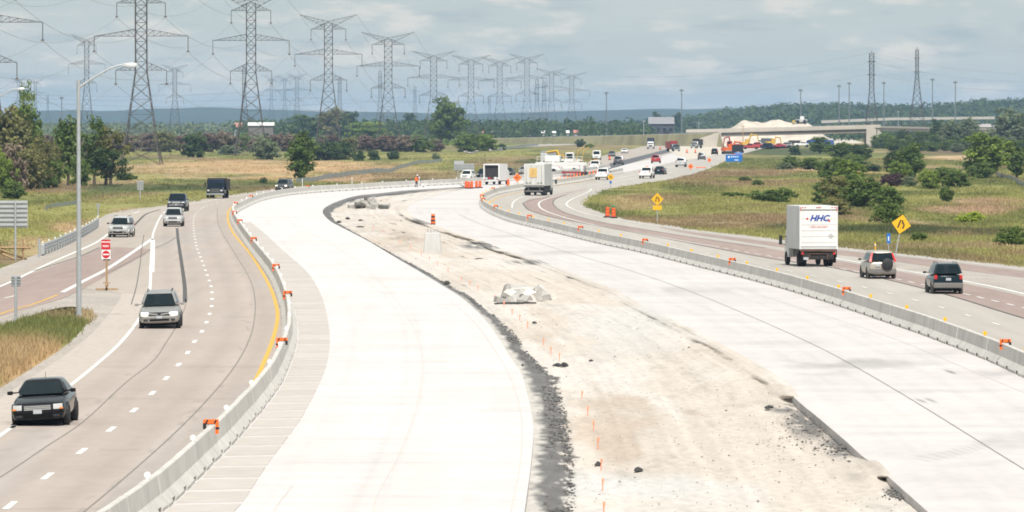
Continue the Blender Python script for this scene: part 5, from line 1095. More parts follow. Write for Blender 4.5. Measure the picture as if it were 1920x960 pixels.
# pebbles scattered on the sand
pv, pf = [], []
k8 = np.array([(1, 0, 0), (0, 1, 0), (-1, 0, 0), (0, -1, 0), (0, 0, .8), (0, 0, -.8)]); f8 = np.array([(0, 1, 4), (1, 2, 4), (2, 3, 4), (3, 0, 4), (1, 0, 5), (2, 1, 5), (3, 2, 5), (0, 3, 5)])
pxx = []; 
for i in range(2000):
    y = 420 + 560 * rnd.random() ** 1.0; l = np.interp(y, ls_i[:, 1], ls_i[:, 0]) + 12; r_ = np.interp(y, rs_i[:, 1], rs_i[:, 0]) - 6; x = rnd.uniform(l, r_)
    if rnd.random() < .3: x, y = rnd.gauss(1520, 45), rnd.gauss(800, 26)
    if x > np.interp(y, rs_i[:, 1], rs_i[:, 0]) - 4: continue
    g = G(x, y, -.2); s_ = rnd.uniform(.010, .026) * (1 + (rnd.random() < .06) * 1.2)
    pv.append(k8 * s_ * np.array((rnd.uniform(.7, 1.3), rnd.uniform(.7, 1.5), rnd.uniform(.6, 1))) + np.array((g.x, g.y, -.19))); pf.append(f8 + 6 * (len(pv) - 1))
o = link('pebbles', np_mesh('pebbles', np.concatenate(pv), np.concatenate(pf), mat('pebble_stone', (.26, .225, .19), .9, var=.5, scale=1.5, coord='World')))
struct(o, 'stuff'); tag(o, 'loose stones and clods scattered over the sandy median', 'stones')
pv, pf = [], []
for i in range(1900):
    y = 425 + 600 * rnd.random() ** .8; l = np.interp(y, ls_i[:, 1], ls_i[:, 0]); dd = np.interp(y, ds_i[:, 1], ds_i[:, 0]); t_ = .42 + rnd.random() ** .8 * .66 + abs(rnd.gauss(0, .04)); x = l + (dd - l) * t_
    if i % 5 == 0: x, y = rnd.choice(((rnd.gauss(1525, 34), rnd.gauss(800, 20)), (rnd.gauss(1580, 22), rnd.gauss(838, 10)), (rnd.gauss(1690, 16), rnd.gauss(924, 7))))
    if x > np.interp(y, rs_i[:, 1], rs_i[:, 0]) - 6: continue
    g = G(x, y, -.2); s_ = rnd.uniform(.02, .06) * (1.6 if rnd.random() < .06 else 1)
    pv.append(k8 * s_ * np.array((rnd.uniform(.7, 1.4), rnd.uniform(.7, 1.5), rnd.uniform(.5, 1))) + np.array((g.x, g.y, -.20))); pf.append(f8 + 6 * (len(pv) - 1))
o = link('asphalt_rubble', np_mesh('asphalt_rubble', np.concatenate(pv), np.concatenate(pf), mat('asphalt_crumb', (.13, .122, .114), .9, var=.6, scale=1.5, coord='World')))
struct(o, 'stuff'); tag(o, 'crumbled dark asphalt along the edge of the left slab', 'rubble')
# worker
def person(label, px, py, shirt, trousers, hat, rz=0):
    p = G(px, py); me = bpy.data.meshes.new('person'); bm = bmesh.new(); me0 = me
    J = dict(pel=(0, 0, .95), chest=(0, .06, 1.32), neck=(0, .10, 1.50), head=(0, .14, 1.66), hl=(.10, 0, .92), kl=(.13, .06, .50), al=(.15, -.02, .09), tl=(.16, .16, .05), hr=(-.10, 0, .92), kr=(-.12, -.02, .50), ar=(-.14, -.12, .09), tr=(-.15, .06, .05), sl=(.19, .06, 1.42), el=(.27, .16, 1.16), wl=(.20, .36, 1.02), sr=(-.19, .06, 1.42), er=(-.28, .12, 1.14), wr=(-.22, .32, .98))
    E = [('pel', 'chest'), ('chest', 'neck'), ('neck', 'head'), ('pel', 'hl'), ('hl', 'kl'), ('kl', 'al'), ('al', 'tl'), ('pel', 'hr'), ('hr', 'kr'), ('kr', 'ar'), ('ar', 'tr'), ('chest', 'sl'), ('sl', 'el'), ('el', 'wl'), ('chest', 'sr'), ('sr', 'er'), ('er', 'wr')]
    rad = dict(pel=.16, chest=.17, neck=.065, head=.105, hl=.10, kl=.075, al=.05, tl=.05, hr=.10, kr=.075, ar=.05, tr=.05, sl=.075, el=.05, wl=.04, sr=.075, er=.05, wr=.04)
    ks = list(J); me.from_pydata([J[k] for k in ks], [(ks.index(a), ks.index(b)) for a, b in E], [])
    root = thing('person', label, 'person', p, rz)
    o = link('body', me, root); md = o.modifiers.new('skin', 'SKIN'); o.modifiers.new('sub', 'SUBSURF').render_levels = 1
    if not me.skin_vertices: bpy.context.view_layer.objects.active = o; bpy.ops.object.select_all(action='DESELECT'); 
    for i, k in enumerate(ks): me.skin_vertices[0].data[i].radius = (rad[k], rad[k])
    me.skin_vertices[0].data[0].use_root = True; me.materials.append(trousers)
    MB().loft([[(x, y + q, z) for x, y in ((-a, -b), (a, -b), (a, b), (-a, b))] for z, a, b, q in ((.88, .20, .16, 0), (1.1, .21, .17, .03), (1.40, .25, .15, .07), (1.47, .14, .1, .08))]).obj('vest', shirt, root, smooth=60)
    MB().lathe([(.14, 1.69), (.13, 1.76), (.08, 1.82), (.01, 1.84)], 'z', 10, (0, .14, 0)).obj('hard_hat', hat, root, smooth=60)
skin = mat('skin', (.45, .28, .2), .6, var=.05)
try:
    person('worker in orange vest and white hard hat bending at the left barrier', 781, 351, so, mat('dark_trousers', (.03, .035, .05), .9), swhite, R(-60))
except Exception as ex: print('person', ex)
p = G(792, 351); root = thing('cut_off_saw', 'pale powered saw on the ground beside the worker', 'tool', p, R(30))
MB().box((0, 0, .35), (.8, .5, .4)).obj('engine', box_side, root, bevel=.05); MB().lathe([(.28, -.02), (.28, .02)], 'x', 14, (.35, .35, .30)).obj('blade', dark_plastic, root); MB().tube([(-.3, -.2, .5), (-.6, -.4, 1.0), (-.2, -.5, 1.05)], .03, 5).obj('handle', dark_plastic, root)
# ================================================================= PYLONS AND WIRES
steel = mat('weathered_lattice_steel', (.085, .075, .068), .75, 0, var=.25, scale=.4, spec=.2)
insul = mat('glass_insulator', (.10, .085, .07), .4, var=.1)
def lattice(mb, levels, r_leg, r_br, half):
    for z0, z1 in zip(levels, levels[1:]):
        a, b = half(z0), half(z1)
        c0 = [Vector((sx * a, sy * a, z0)) for sx, sy in ((-1, -1), (1, -1), (1, 1), (-1, 1))]; c1 = [Vector((sx * b, sy * b, z1)) for sx, sy in ((-1, -1), (1, -1), (1, 1), (-1, 1))]
        for k in range(4):
            n = (k + 1) % 4
            mb.bar(c0[k], c1[k], r_leg, 3); mb.bar(c0[k], c1[n], r_br, 3); mb.bar(c0[n], c1[k], r_br, 3); mb.bar(c1[k], c1[n], r_br, 3)
def arm_truss(mb, sd, tip, roots, n=5, r=.06):
    tip = Vector(tip)
    for q in roots: mb.bar(q, tip, r, 3)
    for k in range(n):
        t0, t1 = k / n, (k + 1) / n
        P = [Vector(q).lerp(tip, t0) for q in roots]; Q = [Vector(q).lerp(tip, t1) for q in roots]
        mb.bar(P[0], Q[2], r * .6, 3); mb.bar(P[1], Q[3], r * .6, 3); mb.bar(P[0], P[2], r * .5, 3); mb.bar(P[1], P[3], r * .5, 3); mb.bar(P[2], Q[0], r * .5, 3)
def half(z): return 1.22 + max(0, 21.5 - z) * .130
def pylon_meshes():
    out = {}
    mb = MB(); lattice(mb, [7.5, 11.5, 15, 18.2, 21.2, 23.6, 26, 28.2, 30.4, 32.5, 34.5, 36.5, 38.9], .10, .05, half); out['lattice_body'] = mb.mesh('lattice_body', steel, fix=False)
    mb = MB(); lattice(mb, [0, 3.8, 7.5], .13, .065, lambda z: half(z) * (1 + max(0, 7.5 - z) * .012)); out['leg_section'] = mb.mesh('leg_section', steel, fix=False)
    for nm, z, wdt, up in (('upper_arm', 37.0, 5.25, 1.6), ('middle_arm', 29.4, 10.15, 1.6), ('lower_arm', 21.6, 5.5, 1.9)):
        for sd in (-1, 1):
            mb = MB(); h0, h1 = half(z), half(z + up)
            arm_truss(mb, sd, (sd * wdt, 0, z), [(sd * h0, -h0, z), (sd * h0, h0, z), (sd * h1, -h1, z + up), (sd * h1, h1, z + up)], 6 if wdt > 8 else 4)
            out['%s %d' % (nm, sd)] = mb.mesh(nm, steel, fix=False)
    for sd in (-1, 1):
        mb = MB(); arm_truss(mb, sd, (sd * 8.6, 0, 41.4), [(0, -1.2, 39.4), (0, 1.2, 39.4), (sd * 1.2, -1.2, 37.6), (sd * 1.2, 1.2, 37.6)], 6)
        out['top_arm %d' % sd] = mb.mesh('top_arm', steel, fix=False)
    for sd in (-1, 1):
        for x, z, l in ((5.25, 37, 3.0), (10.15, 29.4, 3.3), (5.5, 21.6, 3.0)):
            out['insulator %g %g' % (sd * x, z)] = MB().bar((sd * x, 0, z), (sd * x, 0, z - l), .08, 4).add([(sd * x - .3, -.2, z - l - .35), (sd * x + .3, -.2, z - l - .35), (sd * x + .3, .2, z - l), (sd * x - .3, .2, z - l)], [(0, 1, 2, 3)]).mesh('insulator', insul)
    return out
PM = pylon_meshes()
def mast_meshes(base, top, waist):
    hf = lambda z: top + (max(0, waist - z) / waist) ** 1.25 * (base - top)
    mb = MB(); lattice(mb, [9, 12.5, 15.5, 18.5, 21.2, 23.6, 26, 28.2, 30.4, 32.5, 34.5, 36.5, 38.5, 40.2], .11, .06, hf)
    lg = MB(); lattice(lg, [0, 4.5, 9], .13, .07, hf); tp = MB()
    for z in (30.4, 36.5): tp.box((0, 0, z), (hf(z) * 2 + .9, 7, .25))
    tp.bar((0, 0, 40), (0, 0, 41.4), .12)
    return {'lattice_body': mb.mesh('lattice_body', steel, fix=False), 'leg_section': lg.mesh('leg_section', steel, fix=False), 'crossarm': tp.mesh('crossarm', steel)}
MA, MBB = mast_meshes(3.6, .95, 24), mast_meshes(4.3, .62, 30)
def pylon(label, px, s, ymid, rz=0, group=None, ybase=None, zs=None, arms=True, parts=None):
    d = FPX / s; X = at_depth(px, d)
    z0 = 0.0
    if zs is None: zs = (z_at(ymid, d) - z0) / 29.4
    root = thing('pylon', label, 'pylon', (X, d, z0), rz, group)
    for k, me in (parts or PM).items():
        nm = k.split()[0]
        if not arms and nm in ('insulator',): continue
        link(nm, me, root)
    root.scale = (1, 1, zs)
    return root, X, d, zs
BIG = [(-25, 10.4, 42, 'tall lattice pylon at the left picture edge, only its right arms showing'), (265, 8.67, 68, 'tallest lattice pylon, rising behind the tall street lamp'), (471, 7.05, 76, 'second large lattice pylon, left of the far hedge of brown bushes'), (616, 6.2, 102, 'third large lattice pylon with spread top arms, above the tall narrow tree'), (728, 5.75, 124, 'fourth large lattice pylon, left of the lone round tree'), (813, 4.75, 146, 'lattice pylon rising right behind the lone round tree'), (883, 4.25, 150, 'lattice pylon just right of the lone round tree'), (937, 3.95, 152, 'lattice pylon between the light green bush and the closely set far pylons'), (988, 3.7, 147, 'lattice pylon at the left of the closely set far pylons'), (1034, 3.2, 165, 'slimmer lattice pylon between two stouter far ones'), (1072, 3.3, 170, 'rightmost of the long row of pylons, above the far bank')]
TW = [pylon(lab, px, s, ym) for px, s, ym, lab in BIG]
for px, s, ytop, rz, lab in ((163, 3.4, 65, 0, 'smaller pylon half hidden behind the street lamp pole'), (328, 2.95, 121, 0, 'small far pylon between the two largest pylons'), (458, 3.3, 122, 90, 'narrow pylon seen end on against the second large pylon'), (557, 2.3, 138, 0, 'rightmost of three small hazy pylons left of the third large one'), (534, 1.75, 142, 0, 'middle of three small hazy pylons left of the third large one'), (509, 1.75, 142, 0, 'leftmost of three small hazy pylons left of the third large one'), (637, 3.0, 143, 80, 'narrow end on pylon just right of the third large pylon'), (713, 3.0, 130, 85, 'narrow end on pylon just left of the fourth large pylon'), (778, 2.2, 160, 85, 'small narrow pylon between fourth pylon and lone tree'), (1007, 3.2, 146, 85, 'dark narrow pylon left of its twin among the far cluster'), (1020, 3.1, 151, 85, 'dark narrow pylon right of its twin among the far cluster'), (35, 1.75, 145, 0, 'tiny hazy pylon above left trees, left of its twin'), (67, 1.75, 148, 0, 'tiny hazy pylon above left trees, right of its twin'), (90, 1.5, 177, 80, 'tiny hazy narrow pylon just left of the street lamp'), (918, 2.0, 180, 80, 'tiny narrow hazy pylon between two big far pylons')):
    d = FPX / s; pylon(lab, px, s, 0, 0 if rz else R(rz), zs=z_at(ytop, d) / 41.4, parts=MA if rz else None)
for px, top, s, lab in ((1634, 95, 4.4, 'dark narrow lattice mast standing behind the right end of the overpass'), (1719, 88, 4.3, 'slender splayed lattice mast right of the overpass')):
    d = FPX / s; pylon(lab, px, s, 0, R(2), zs=z_at(top, d) / 41.4, parts=MA if px < 1700 else MBB)
wire_m = mat('conductor_wire', (.20, .20, .20), .5, .3, var=0)
ATT = [(sd * x, z) for sd in (-1, 1) for x, z in ((5.25, 33.6), (10.15, 25.8), (5.5, 18.3), (8.6, 41.4))]
def wire(a, b, sag, label, group, r=.036):
    pts = [a.lerp(b, k / 14) - Vector((0, 0, sag * 4 * (k / 14) * (1 - k / 14))) for k in range(15)]
    o = MB().tube(pts, r, 3).obj('power_line', wire_m, fix=False); tag(o, label, 'power line', group)
T_ext = [(None, TW[0][1] - 12, TW[0][2] - 300, TW[0][3])] + TW
for t0, t1 in zip(T_ext, T_ext[1:]):
    for x, z in ATT:
        wire(Vector((t0[1] + x, t0[2], z * t0[3])), Vector((t1[1] + x, t1[2], z * t1[3])), 6.5, 'thin conductor hanging between the large pylons of the long row', 'conductors of the long pylon row')
e = TW[-1]
for k, (x, z) in enumerate(((8.6, 40), (10, 29), (5.5, 22), (8, 34))):
    a = Vector((e[1] + x, e[2], z * e[3])); b = Vector((at_depth(1634, FPX / 4.4), FPX / 4.4, (38, 29, 21, 34)[k])); c_ = Vector((at_depth(2150, FPX / 4.2), FPX / 4.2, (33, 27, 19, 30)[k]))
    wire(a, b, 5, 'long thin conductor crossing the sky to the right hand masts', 'conductors crossing to the right'); wire(b, c_, 6, 'long thin conductor crossing the sky to the right hand masts', 'conductors crossing to the right')
for k, (y0, y1, xa, xb) in enumerate(((170, 172, -60, 470), (178, 182, -60, 620), (192, 190, 40, 720), (200, 204, 460, 1120), (178, 186, 480, 1100), (215, 212, 880, 1300))):
    d = 3300 + 40 * k
    wire(Vector((at_depth(xa, d), d, z_at(y0, d))), Vector((at_depth(xb, d), d, z_at(y1, d))), 3, 'faint far conductor running level behind the pylons', 'faint far level conductors', .07)
# high masts, far poles
mast_steel = mat('grey_mast_steel', (.20, .21, .22), .6, .3, var=.05)
for px, top, lab in ((1137, 173, 'thin high mast light left of the barn'), (1278, 168, 'thin high mast light right of the barn'), (1501, 168, 'thin high mast light above the sand pile right end'), (1573, 160, 'high mast light left of the close pair left of the lattice mast'), (1592, 155, 'high mast light nearest left of the dark lattice mast'), (1657, 154, 'high mast light just right of the dark lattice mast'), (1748, 148, 'high mast light right of the slender splayed mast'), (1791, 153, 'rightmost high mast light on the skyline'), (116, 182, 'thin far mast light left of the street lamp pole')):
    d = 3000; root = thing('mast_light', lab, 'mast light', (at_depth(px, d), d, -.2)); h = z_at(top, d)
    MB().tube([(0, 0, 0), (0, 0, h * .5), (0, 0, h)], [.38, .30, .2], 6).obj('mast', mast_steel, root); MB().lathe([(.5, h - .6), (1.1, h - .5), (1.1, h), (.4, h + .5)], 'z', 8).obj('lamp_ring', mast_steel, root)
for px, top, d, lab in ((1393, 233, 1960, 'dark wooden utility pole in front of the far overpass'), (1684, 206, 2450, 'pale utility pole right of the overpass end'), (1207, 224, 2500, 'thin utility pole left of barn in front of the trees'), (1834, 226, 2300, 'thin pale utility pole behind the right hand trees'), (1703, 243, 2200, 'short pale pole by the overpass railing end'), (1310, 228, 2450, 'thin pole left of overpass abutment')):
    root = thing('utility_pole', lab, 'utility pole', (at_depth(px, d), d, -.2)); h = z_at(top, d)
    MB().bar((0, 0, 0), (0, 0, h), .17, 6, .11).obj('pole', timber if 'wooden' in lab else galv, root); MB().box((0, 0, h - .6), (1.6, .12, .14)).obj('crossarm', timber if 'wooden' in lab else galv, root)

# ================================================================= OVERPASS, EMBANKMENT, FAR BUILDINGS
c_deck = mat('overpass_concrete', (.47, .425, .37), .9, var=.08, scale=.3, coord='World')
c_girder = mat('dark_girder', (.20, .175, .15), .8, var=.12, scale=.5, coord='World')  # darker brown-grey tone than the deck concrete
D0 = 2000.0
def ox(px): return at_depth(px, D0)
root = thing('overpass', 'long concrete overpass crossing the far end of the road works', 'bridge', (ox(1352), D0, 0))
x0, x1 = 0, ox(1640) - ox(1352); zl, zr = z_at(247, D0), z_at(239.5, D0)
def dk(x): return zl + (zr - zl) * x / x1
def beam(name, m, a, b, za, zb, y0, y1, parent=root): return MB().loft([[(x, y, dk(x) + z) for y, z in ((y0, za), (y1, za), (y1, zb), (y0, zb))] for x in (a, b)]).obj(name, m, parent)
beam('deck', c_deck, x0 - 1, x1, -.35, 0, -.6, 12)
for y in (0, 3.6, 7.2, 10.8): beam('girder', c_girder, x0, x1 - .5, -1.75, -.355, y, y + .6)
pp = beam('parapet', c_deck, x0 - 12, x1 + 2, .0, 1.05, -.62, -.3); beam('parapet', c_deck, x0 - 12, x1 + 2, .0, 1.05, 11.7, 12)
for k in range(14): beam('rail_post', galv, x1 / 14 * k, x1 / 14 * k + .15, 1.05, 1.6, -.5, -.4, pp)
MB().loft([[(x, y, z) for x, y in ((-1.6, -.9), (.0, -.9), (.0, 12.2), (-1.6, 12.2))] for z in (-.3, zl - .4)]).obj('abutment', c_deck, root)
MB().add([(-1.5, -.9, -.3), (-10, -2.5, -.3), (-10, -2.5, zl - 3.2), (-1.5, -.9, zl - .3), (-1.5, -.3, -.3), (-10, -1.9, -.3), (-10, -1.9, zl - 3.2), (-1.5, -.3, zl - .3)], [(0, 1, 2, 3), (4, 5, 6, 7), (2, 3, 7, 6), (0, 1, 5, 4), (1, 2, 6, 5), (0, 3, 7, 4)]).obj('wing_wall', c_deck, root)
MB().loft([[(x, y, z) for x, y in ((x1 - 3.0, -.9), (x1 + .5, -.9), (x1 + .5, 12.2), (x1 - 3.0, 12.2))] for z in (-.3, zr - .4)]).obj('abutment', c_deck, root)
MB().add([(x1, -.9, -.3), (x1 + 7, -3, -.3), (x1 + 1, -.9, zr - .4), (x1, -.6, -.3), (x1 + 7, -2.7, -.3), (x1 + 1, -.6, zr - .4)], [(0, 1, 2), (3, 4, 5), (1, 2, 5, 4), (0, 2, 5, 3)]).obj('wing_wall', c_deck, root)
# approach embankments with a pale road on top
def embankment(name, path, wtop, slope, m):
    loops = []
    for (x, y, z), (nx, ny) in path:
        w = wtop / 2; s_ = slope * max(z, .05)
        loops.append([Vector((x + nx * o, y + ny * o, h)) for o, h in ((-w - s_, -.2), (-w, z), (w, z), (w + s_, -.2))])
    mb = MB(); mb.loft(loops); return mb.obj(name, m)
m_bank = mat('bank_grass', (.33, .30, .17), .95, var=.3, scale=.12, coord='World', detail=7, var2=.2, scale2=.02)
path = []
for t in np.linspace(0, 1, 14):
    px = 1343 + (600 - 1343) * t; d = 2006 + 560 * t; y = 248.5 + 17.5 * t ** .8
    path.append(((at_depth(px, d), d, max(.15, z_at(y, d))), (.12, -.99)))
emb = struct(embankment('embankment', path, 14, 2.2, m_bank))
o = MB().loft([[Vector((p[0] + n[0] * q, p[1] + n[1] * q, p[2] + .05)) for q in (-5, 5)] + [Vector((p[0] + n[0] * q, p[1] + n[1] * q, p[2] - .05)) for q in (5, -5)] for p, n in path]).obj('crossing_road', c_deck); struct(o)
path2 = [((at_depth(1641 + 60 * k, 2006 + 30 * k), 2006 + 30 * k, z_at(240 + 1.2 * k, 2006 + 30 * k)), (0, -1)) for k in range(9)]
vd = thing('approach_viaduct', 'low pale approach bridge continuing right from the overpass end', 'bridge', (0, 0, 0))
MB().loft([[Vector((p[0], p[1] + yy, p[2] + a)) for yy, a in ((-5.5, -.9), (5, -.9), (5, 0), (-5.5, 0))] for p, n in path2]).obj('deck', c_girder, vd)
for p, n in path2[1:]: MB().box((p[0], p[1], p[2] / 2 - .55), (1.1, 8, p[2] - .75)).obj('pier', c_girder, vd)
MB().loft([[Vector((p[0], p[1] - 5.8, p[2] + a)) for a in (.05, .75)] + [Vector((p[0], p[1] - 5.6, p[2] + a)) for a in (.75, .05)] for p, n in path2]).obj('parapet', c_oldr, vd)
# lower access road below the left bank
o = MB().add([tuple(G(x, y) + Vector((0, 0, .03))) for x, y in ((860, 283), (980, 272), (1120, 266.5), (1220, 263), (1330, 258.5), (1330, 261.5), (1220, 266), (1120, 269.5), (990, 275.5), (880, 287))], [tuple(range(10))]).obj('access_road', c_oldr, fix=False); struct(o)
o = sheet('site_ground', [G(*q) for q in ((1250, 281), (1300, 266), (1350, 262), (1460, 258), (1600, 262), (1620, 268), (1500, 273), (1440, 277), (1400, 281), (1360, 288), (1290, 300))], mat('site_sand', (.52, .46, .38), .95, var=.2, scale=.3, coord='World', detail=7), .02)
# sand pile behind the overpass
def mound(name, label, px0, px1, d, peaks, m, dep=70, seed=1):
    n, k = 70, 26; xs = np.linspace(at_depth(px0, d), at_depth(px1, d), n); ys = np.linspace(d - dep / 2, d + dep / 2, k)
    Xm, Ym = np.meshgrid(xs, ys); pxm = Xm / d * FPX + 960
    crest = np.interp(pxm, [q[0] for q in peaks], [z_at(q[1], d) for q in peaks])
    prof = np.clip(1 - np.abs(Ym - d) / (dep / 2), 0, 1) ** .8
    Z = crest * prof + (fbm(Xm / 5, Ym / 9, seed) - .5) * 3.2 * prof - .1
    o = link(name, np_mesh(name, np.stack([Xm.ravel(), Ym.ravel(), Z.ravel()], 1), grid_faces(k, n), m, smooth=True)); return tag(o, label, 'sand pile')
m_pile = mat('pale_sand_pile', (.52, .45, .37), .95, var=.2, scale=.25, coord='World', detail=7, var2=.1, scale2=.06)
mound('sand_pile', 'large pale sand and gravel pile rising behind the overpass deck', 1325, 1560, 2200, [(1325, 262), (1345, 250), (1372, 238), (1390, 229), (1415, 228), (1432, 228), (1447, 222.5), (1458, 223), (1472, 228), (1492, 229), (1506, 227), (1520, 234), (1540, 250), (1560, 262)], m_pile)
root = thing('wheel_loader', 'tiny pale wheel loader on top of the sand pile', 'wheel loader', (at_depth(1502, 2200), 2196, z_at(229, 2200) - .4), R(80))
MB().box((0, 0, 1.0), (2.0, 4.2, 1.0)).obj('body', P_SILV2, root, bevel=.1); MB().box((0, -.2, 2.0), (1.5, 1.5, 1.2)).obj('cab', P_WHITE, root, bevel=.1); MB().box((0, 3.0, .7), (2.4, .8, .9)).obj('bucket', P_YELLOW, root)
for sx in (-1, 1):
    for y in (-1.3, 1.4): wheel(root, sx * 1.0, y, .65, .5, sx, P_YELLOW)
# far viaduct on the right, barn, sheds
d = 3400; root = thing('distant_viaduct', 'pale low far viaduct along the foot of the right wooded hill', 'bridge', (at_depth(1540, d), d, 0))
L_ = at_depth(1865, d) - at_depth(1540, d)
MB().loft([[(x, y, z) for y, z in ((0, za), (8, za), (8, za + 1.6), (0, za + 1.6))] for x, za in ((0, z_at(231, d)), (L_ * .4, z_at(225.5, d)), (L_, z_at(223.5, d)))]).obj('deck', c_deck, root)
for k in range(12): MB().box((L_ * (k + .5) / 12, 3, 3.6), (1.2, 5, 8)).obj('pier', c_girder, root)
def barn(name, label, px0, px1, yt, ye, d, wall, roof, rows=0, grp=None):
    x0, x1 = at_depth(px0, d), at_depth(px1, d); w = x1 - x0; root = thing(name, label, 'building', ((x0 + x1) / 2, d, -.1), 0, grp); ze, zt = z_at(ye, d), z_at(yt, d)
    MB().box((0, 6, ze / 2), (w, 12, ze)).obj('wall', wall, root)
    MB().loft([[(sx * (w / 2 + .4), y, z) for y, z in ((-.6, ze), (6, zt), (12.6, ze))] for sx in (-1, 1)]).obj('roof', roof, root)
    for k in range(rows): MB().box((-w / 2 + w * (k + .5) / rows, -.05, ze * .6), (w / rows * .5, .08, ze * .22)).obj('window', glass, root)
    MB().box((w * .2, -.05, ze * .25), (3, .1, ze * .5)).obj('door', frame_m, root)
barn('barn', 'dark barn with broad grey roof above the far bank', 1217, 1263, 219, 232, 2900, mat('dark_barn_boards', (.075, .075, .09), .9, var=.2, scale=.5), mat('grey_barn_roof', (.24, .235, .24), .7, var=.1, scale=.3), 4)
barn('farm_shed', 'low white farm shed behind the hedge left of the third pylon', 466, 512, 229, 235, 2560, mat('shed_wall_brown', (.17, .15, .13), .8), mat('white_shed_roof', (.70, .68, .64), .7))
barn('farm_shed', 'tiny reddish shed beside the white farm shed', 440, 452, 230, 238, 2950, mat('white_shed_wall', (.42, .41, .39), .8), mat('red_shed_roof', (.45, .2, .15), .7))
for k, (a, b, yt, ye) in enumerate(((1832, 1842, 233, 238), (1844, 1858, 232, 238), (1864, 1872, 234, 240))):
    barn('farm_shed', ('tiny white shed behind the big right tree, leftmost of three', 'tiny white shed behind the big right tree, middle of three', 'tiny white shed behind the big right tree, rightmost of three')[k], a, b, yt, ye, 2600, MAT['white_shed_wall'], mat('dull_shed_roof', (.36, .33, .31), .8))
for k in range(10):
    px = 905 + k * 22 + rnd.uniform(-6, 6)
    barn('substation_shed', 'small pale substation cabinet among the far pylon feet', px, px + rnd.uniform(3, 7), 246 + rnd.uniform(-3, 3), 249, 2750 + k * 8, MAT['white_shed_wall'], (MAT['white_shed_roof'], MAT['red_shed_roof'])[k % 4 == 0], grp='substation cabinets')

# ================================================================= HILLS
m_hill = mat('distant_wooded_hill', (.032, .050, .034), .95, var=.35, scale=.012, coord='World', detail=8, var2=.2, scale2=.003)
def ridge(name, tops, df, dc, db, m, seed, ext=3000):
    n = 420; pxs = np.linspace(-2500, 4400, n); yt = np.interp(pxs, [q[0] for q in tops], [q[1] for q in tops])
    rows = []
    for d, f in ((df, 0), (df * .6 + dc * .4, .42), (df * .25 + dc * .75, .8), (dc, 1), (dc * .6 + db * .4, .8), (db, 0)):
        X = (pxs - 960) / FPX * d; z = np.maximum(z_at(yt, dc), 1.0) * f + (fbm(X / 60, np.full(n, d) / 60, seed, 4) - .5) * 5 * (f > 0) * f - (.6 if f == 0 else 0)
        rows.append(np.stack([X, np.full(n, float(d)), z], 1))
    return struct(link(name, np_mesh(name, np.concatenate(rows), grid_faces(6, n), m, smooth=True)))
ridge('hills', [(-2500, 208), (0, 213), (70, 207), (130, 206), (200, 207.5), (260, 206), (320, 203.5), (380, 201), (430, 203), (520, 207), (640, 208.5), (760, 211), (900, 213), (1000, 211), (1060, 209), (1150, 206), (1250, 204), (1340, 203.5), (1450, 204), (1700, 203), (1920, 203), (4400, 205)], 8200, 9500, 12500, m_hill, 3)
RT = [(-2500, 232), (1180, 232), (1290, 222), (1330, 215), (1370, 208), (1430, 201.5), (1500, 198), (1560, 196), (1640, 199.5), (1720, 200.5), (1780, 197), (1840, 190.5), (1920, 188), (2300, 190), (4400, 196)]
ridge('wooded_hill', RT, 3700, 4700, 6500, m_hill, 7)

# ================================================================= TREES

F = [foliage('leaf_mid_green', (.030, .052, .014), (.100, .135, .034)), foliage('leaf_bright_green', (.045, .075, .015), (.150, .185, .035)), foliage('leaf_dark_green', (.018, .032, .014), (.060, .085, .030)),
     foliage('leaf_purple_brown', (.052, .036, .030), (.118, .082, .066), .15), foliage('leaf_olive', (.060, .062, .024), (.150, .140, .055)), foliage('leaf_grey_green', (.055, .070, .040), (.135, .155, .085)), foliage('leaf_plum', (.022, .012, .014), (.06, .032, .034), .1), foliage('leaf_lime', (.11, .15, .02), (.26, .30, .05)), foliage('leaf_twiggy_brown', (.06, .046, .033), (.135, .105, .072), .1)]
bark = mat('bark', (.10, .075, .055), .95, var=.3, scale=3, stretch=(1, 1, .3))
def leaves(cent, rad, n, size, r_, flat=.45):
    m = len(cent); cid = np.repeat(np.arange(m), n); N = m * n
    u = r_.normal(size=(N, 3)); u /= np.linalg.norm(u, axis=1)[:, None]; rr = r_.random(N) ** .45
    p = cent[cid] + u * (rad[cid] * rr)[:, None] * np.array((1, 1, .85))
    nrm = u * 1.0 + r_.normal(size=(N, 3)) * flat + np.array((0, 0, .35)); nrm /= np.linalg.norm(nrm, axis=1)[:, None]
    a = np.cross(nrm, r_.normal(size=(N, 3))); a /= np.linalg.norm(a, axis=1)[:, None]; b = np.cross(nrm, a)
    s = size * r_.uniform(.6, 1.3, N)[:, None]; asp = r_.uniform(.55, .9, N)[:, None]
    V = np.stack([p - a * s, p - b * s * asp, p + a * s, p + b * s * asp], 1).reshape(-1, 3)
    ct = r_.random(m); tint = np.clip(ct[cid] * .65 + r_.random(N) * .45 - .05, 0, 1)
    return V, np.arange(N * 4).reshape(-1, 4), np.repeat(tint, 4)
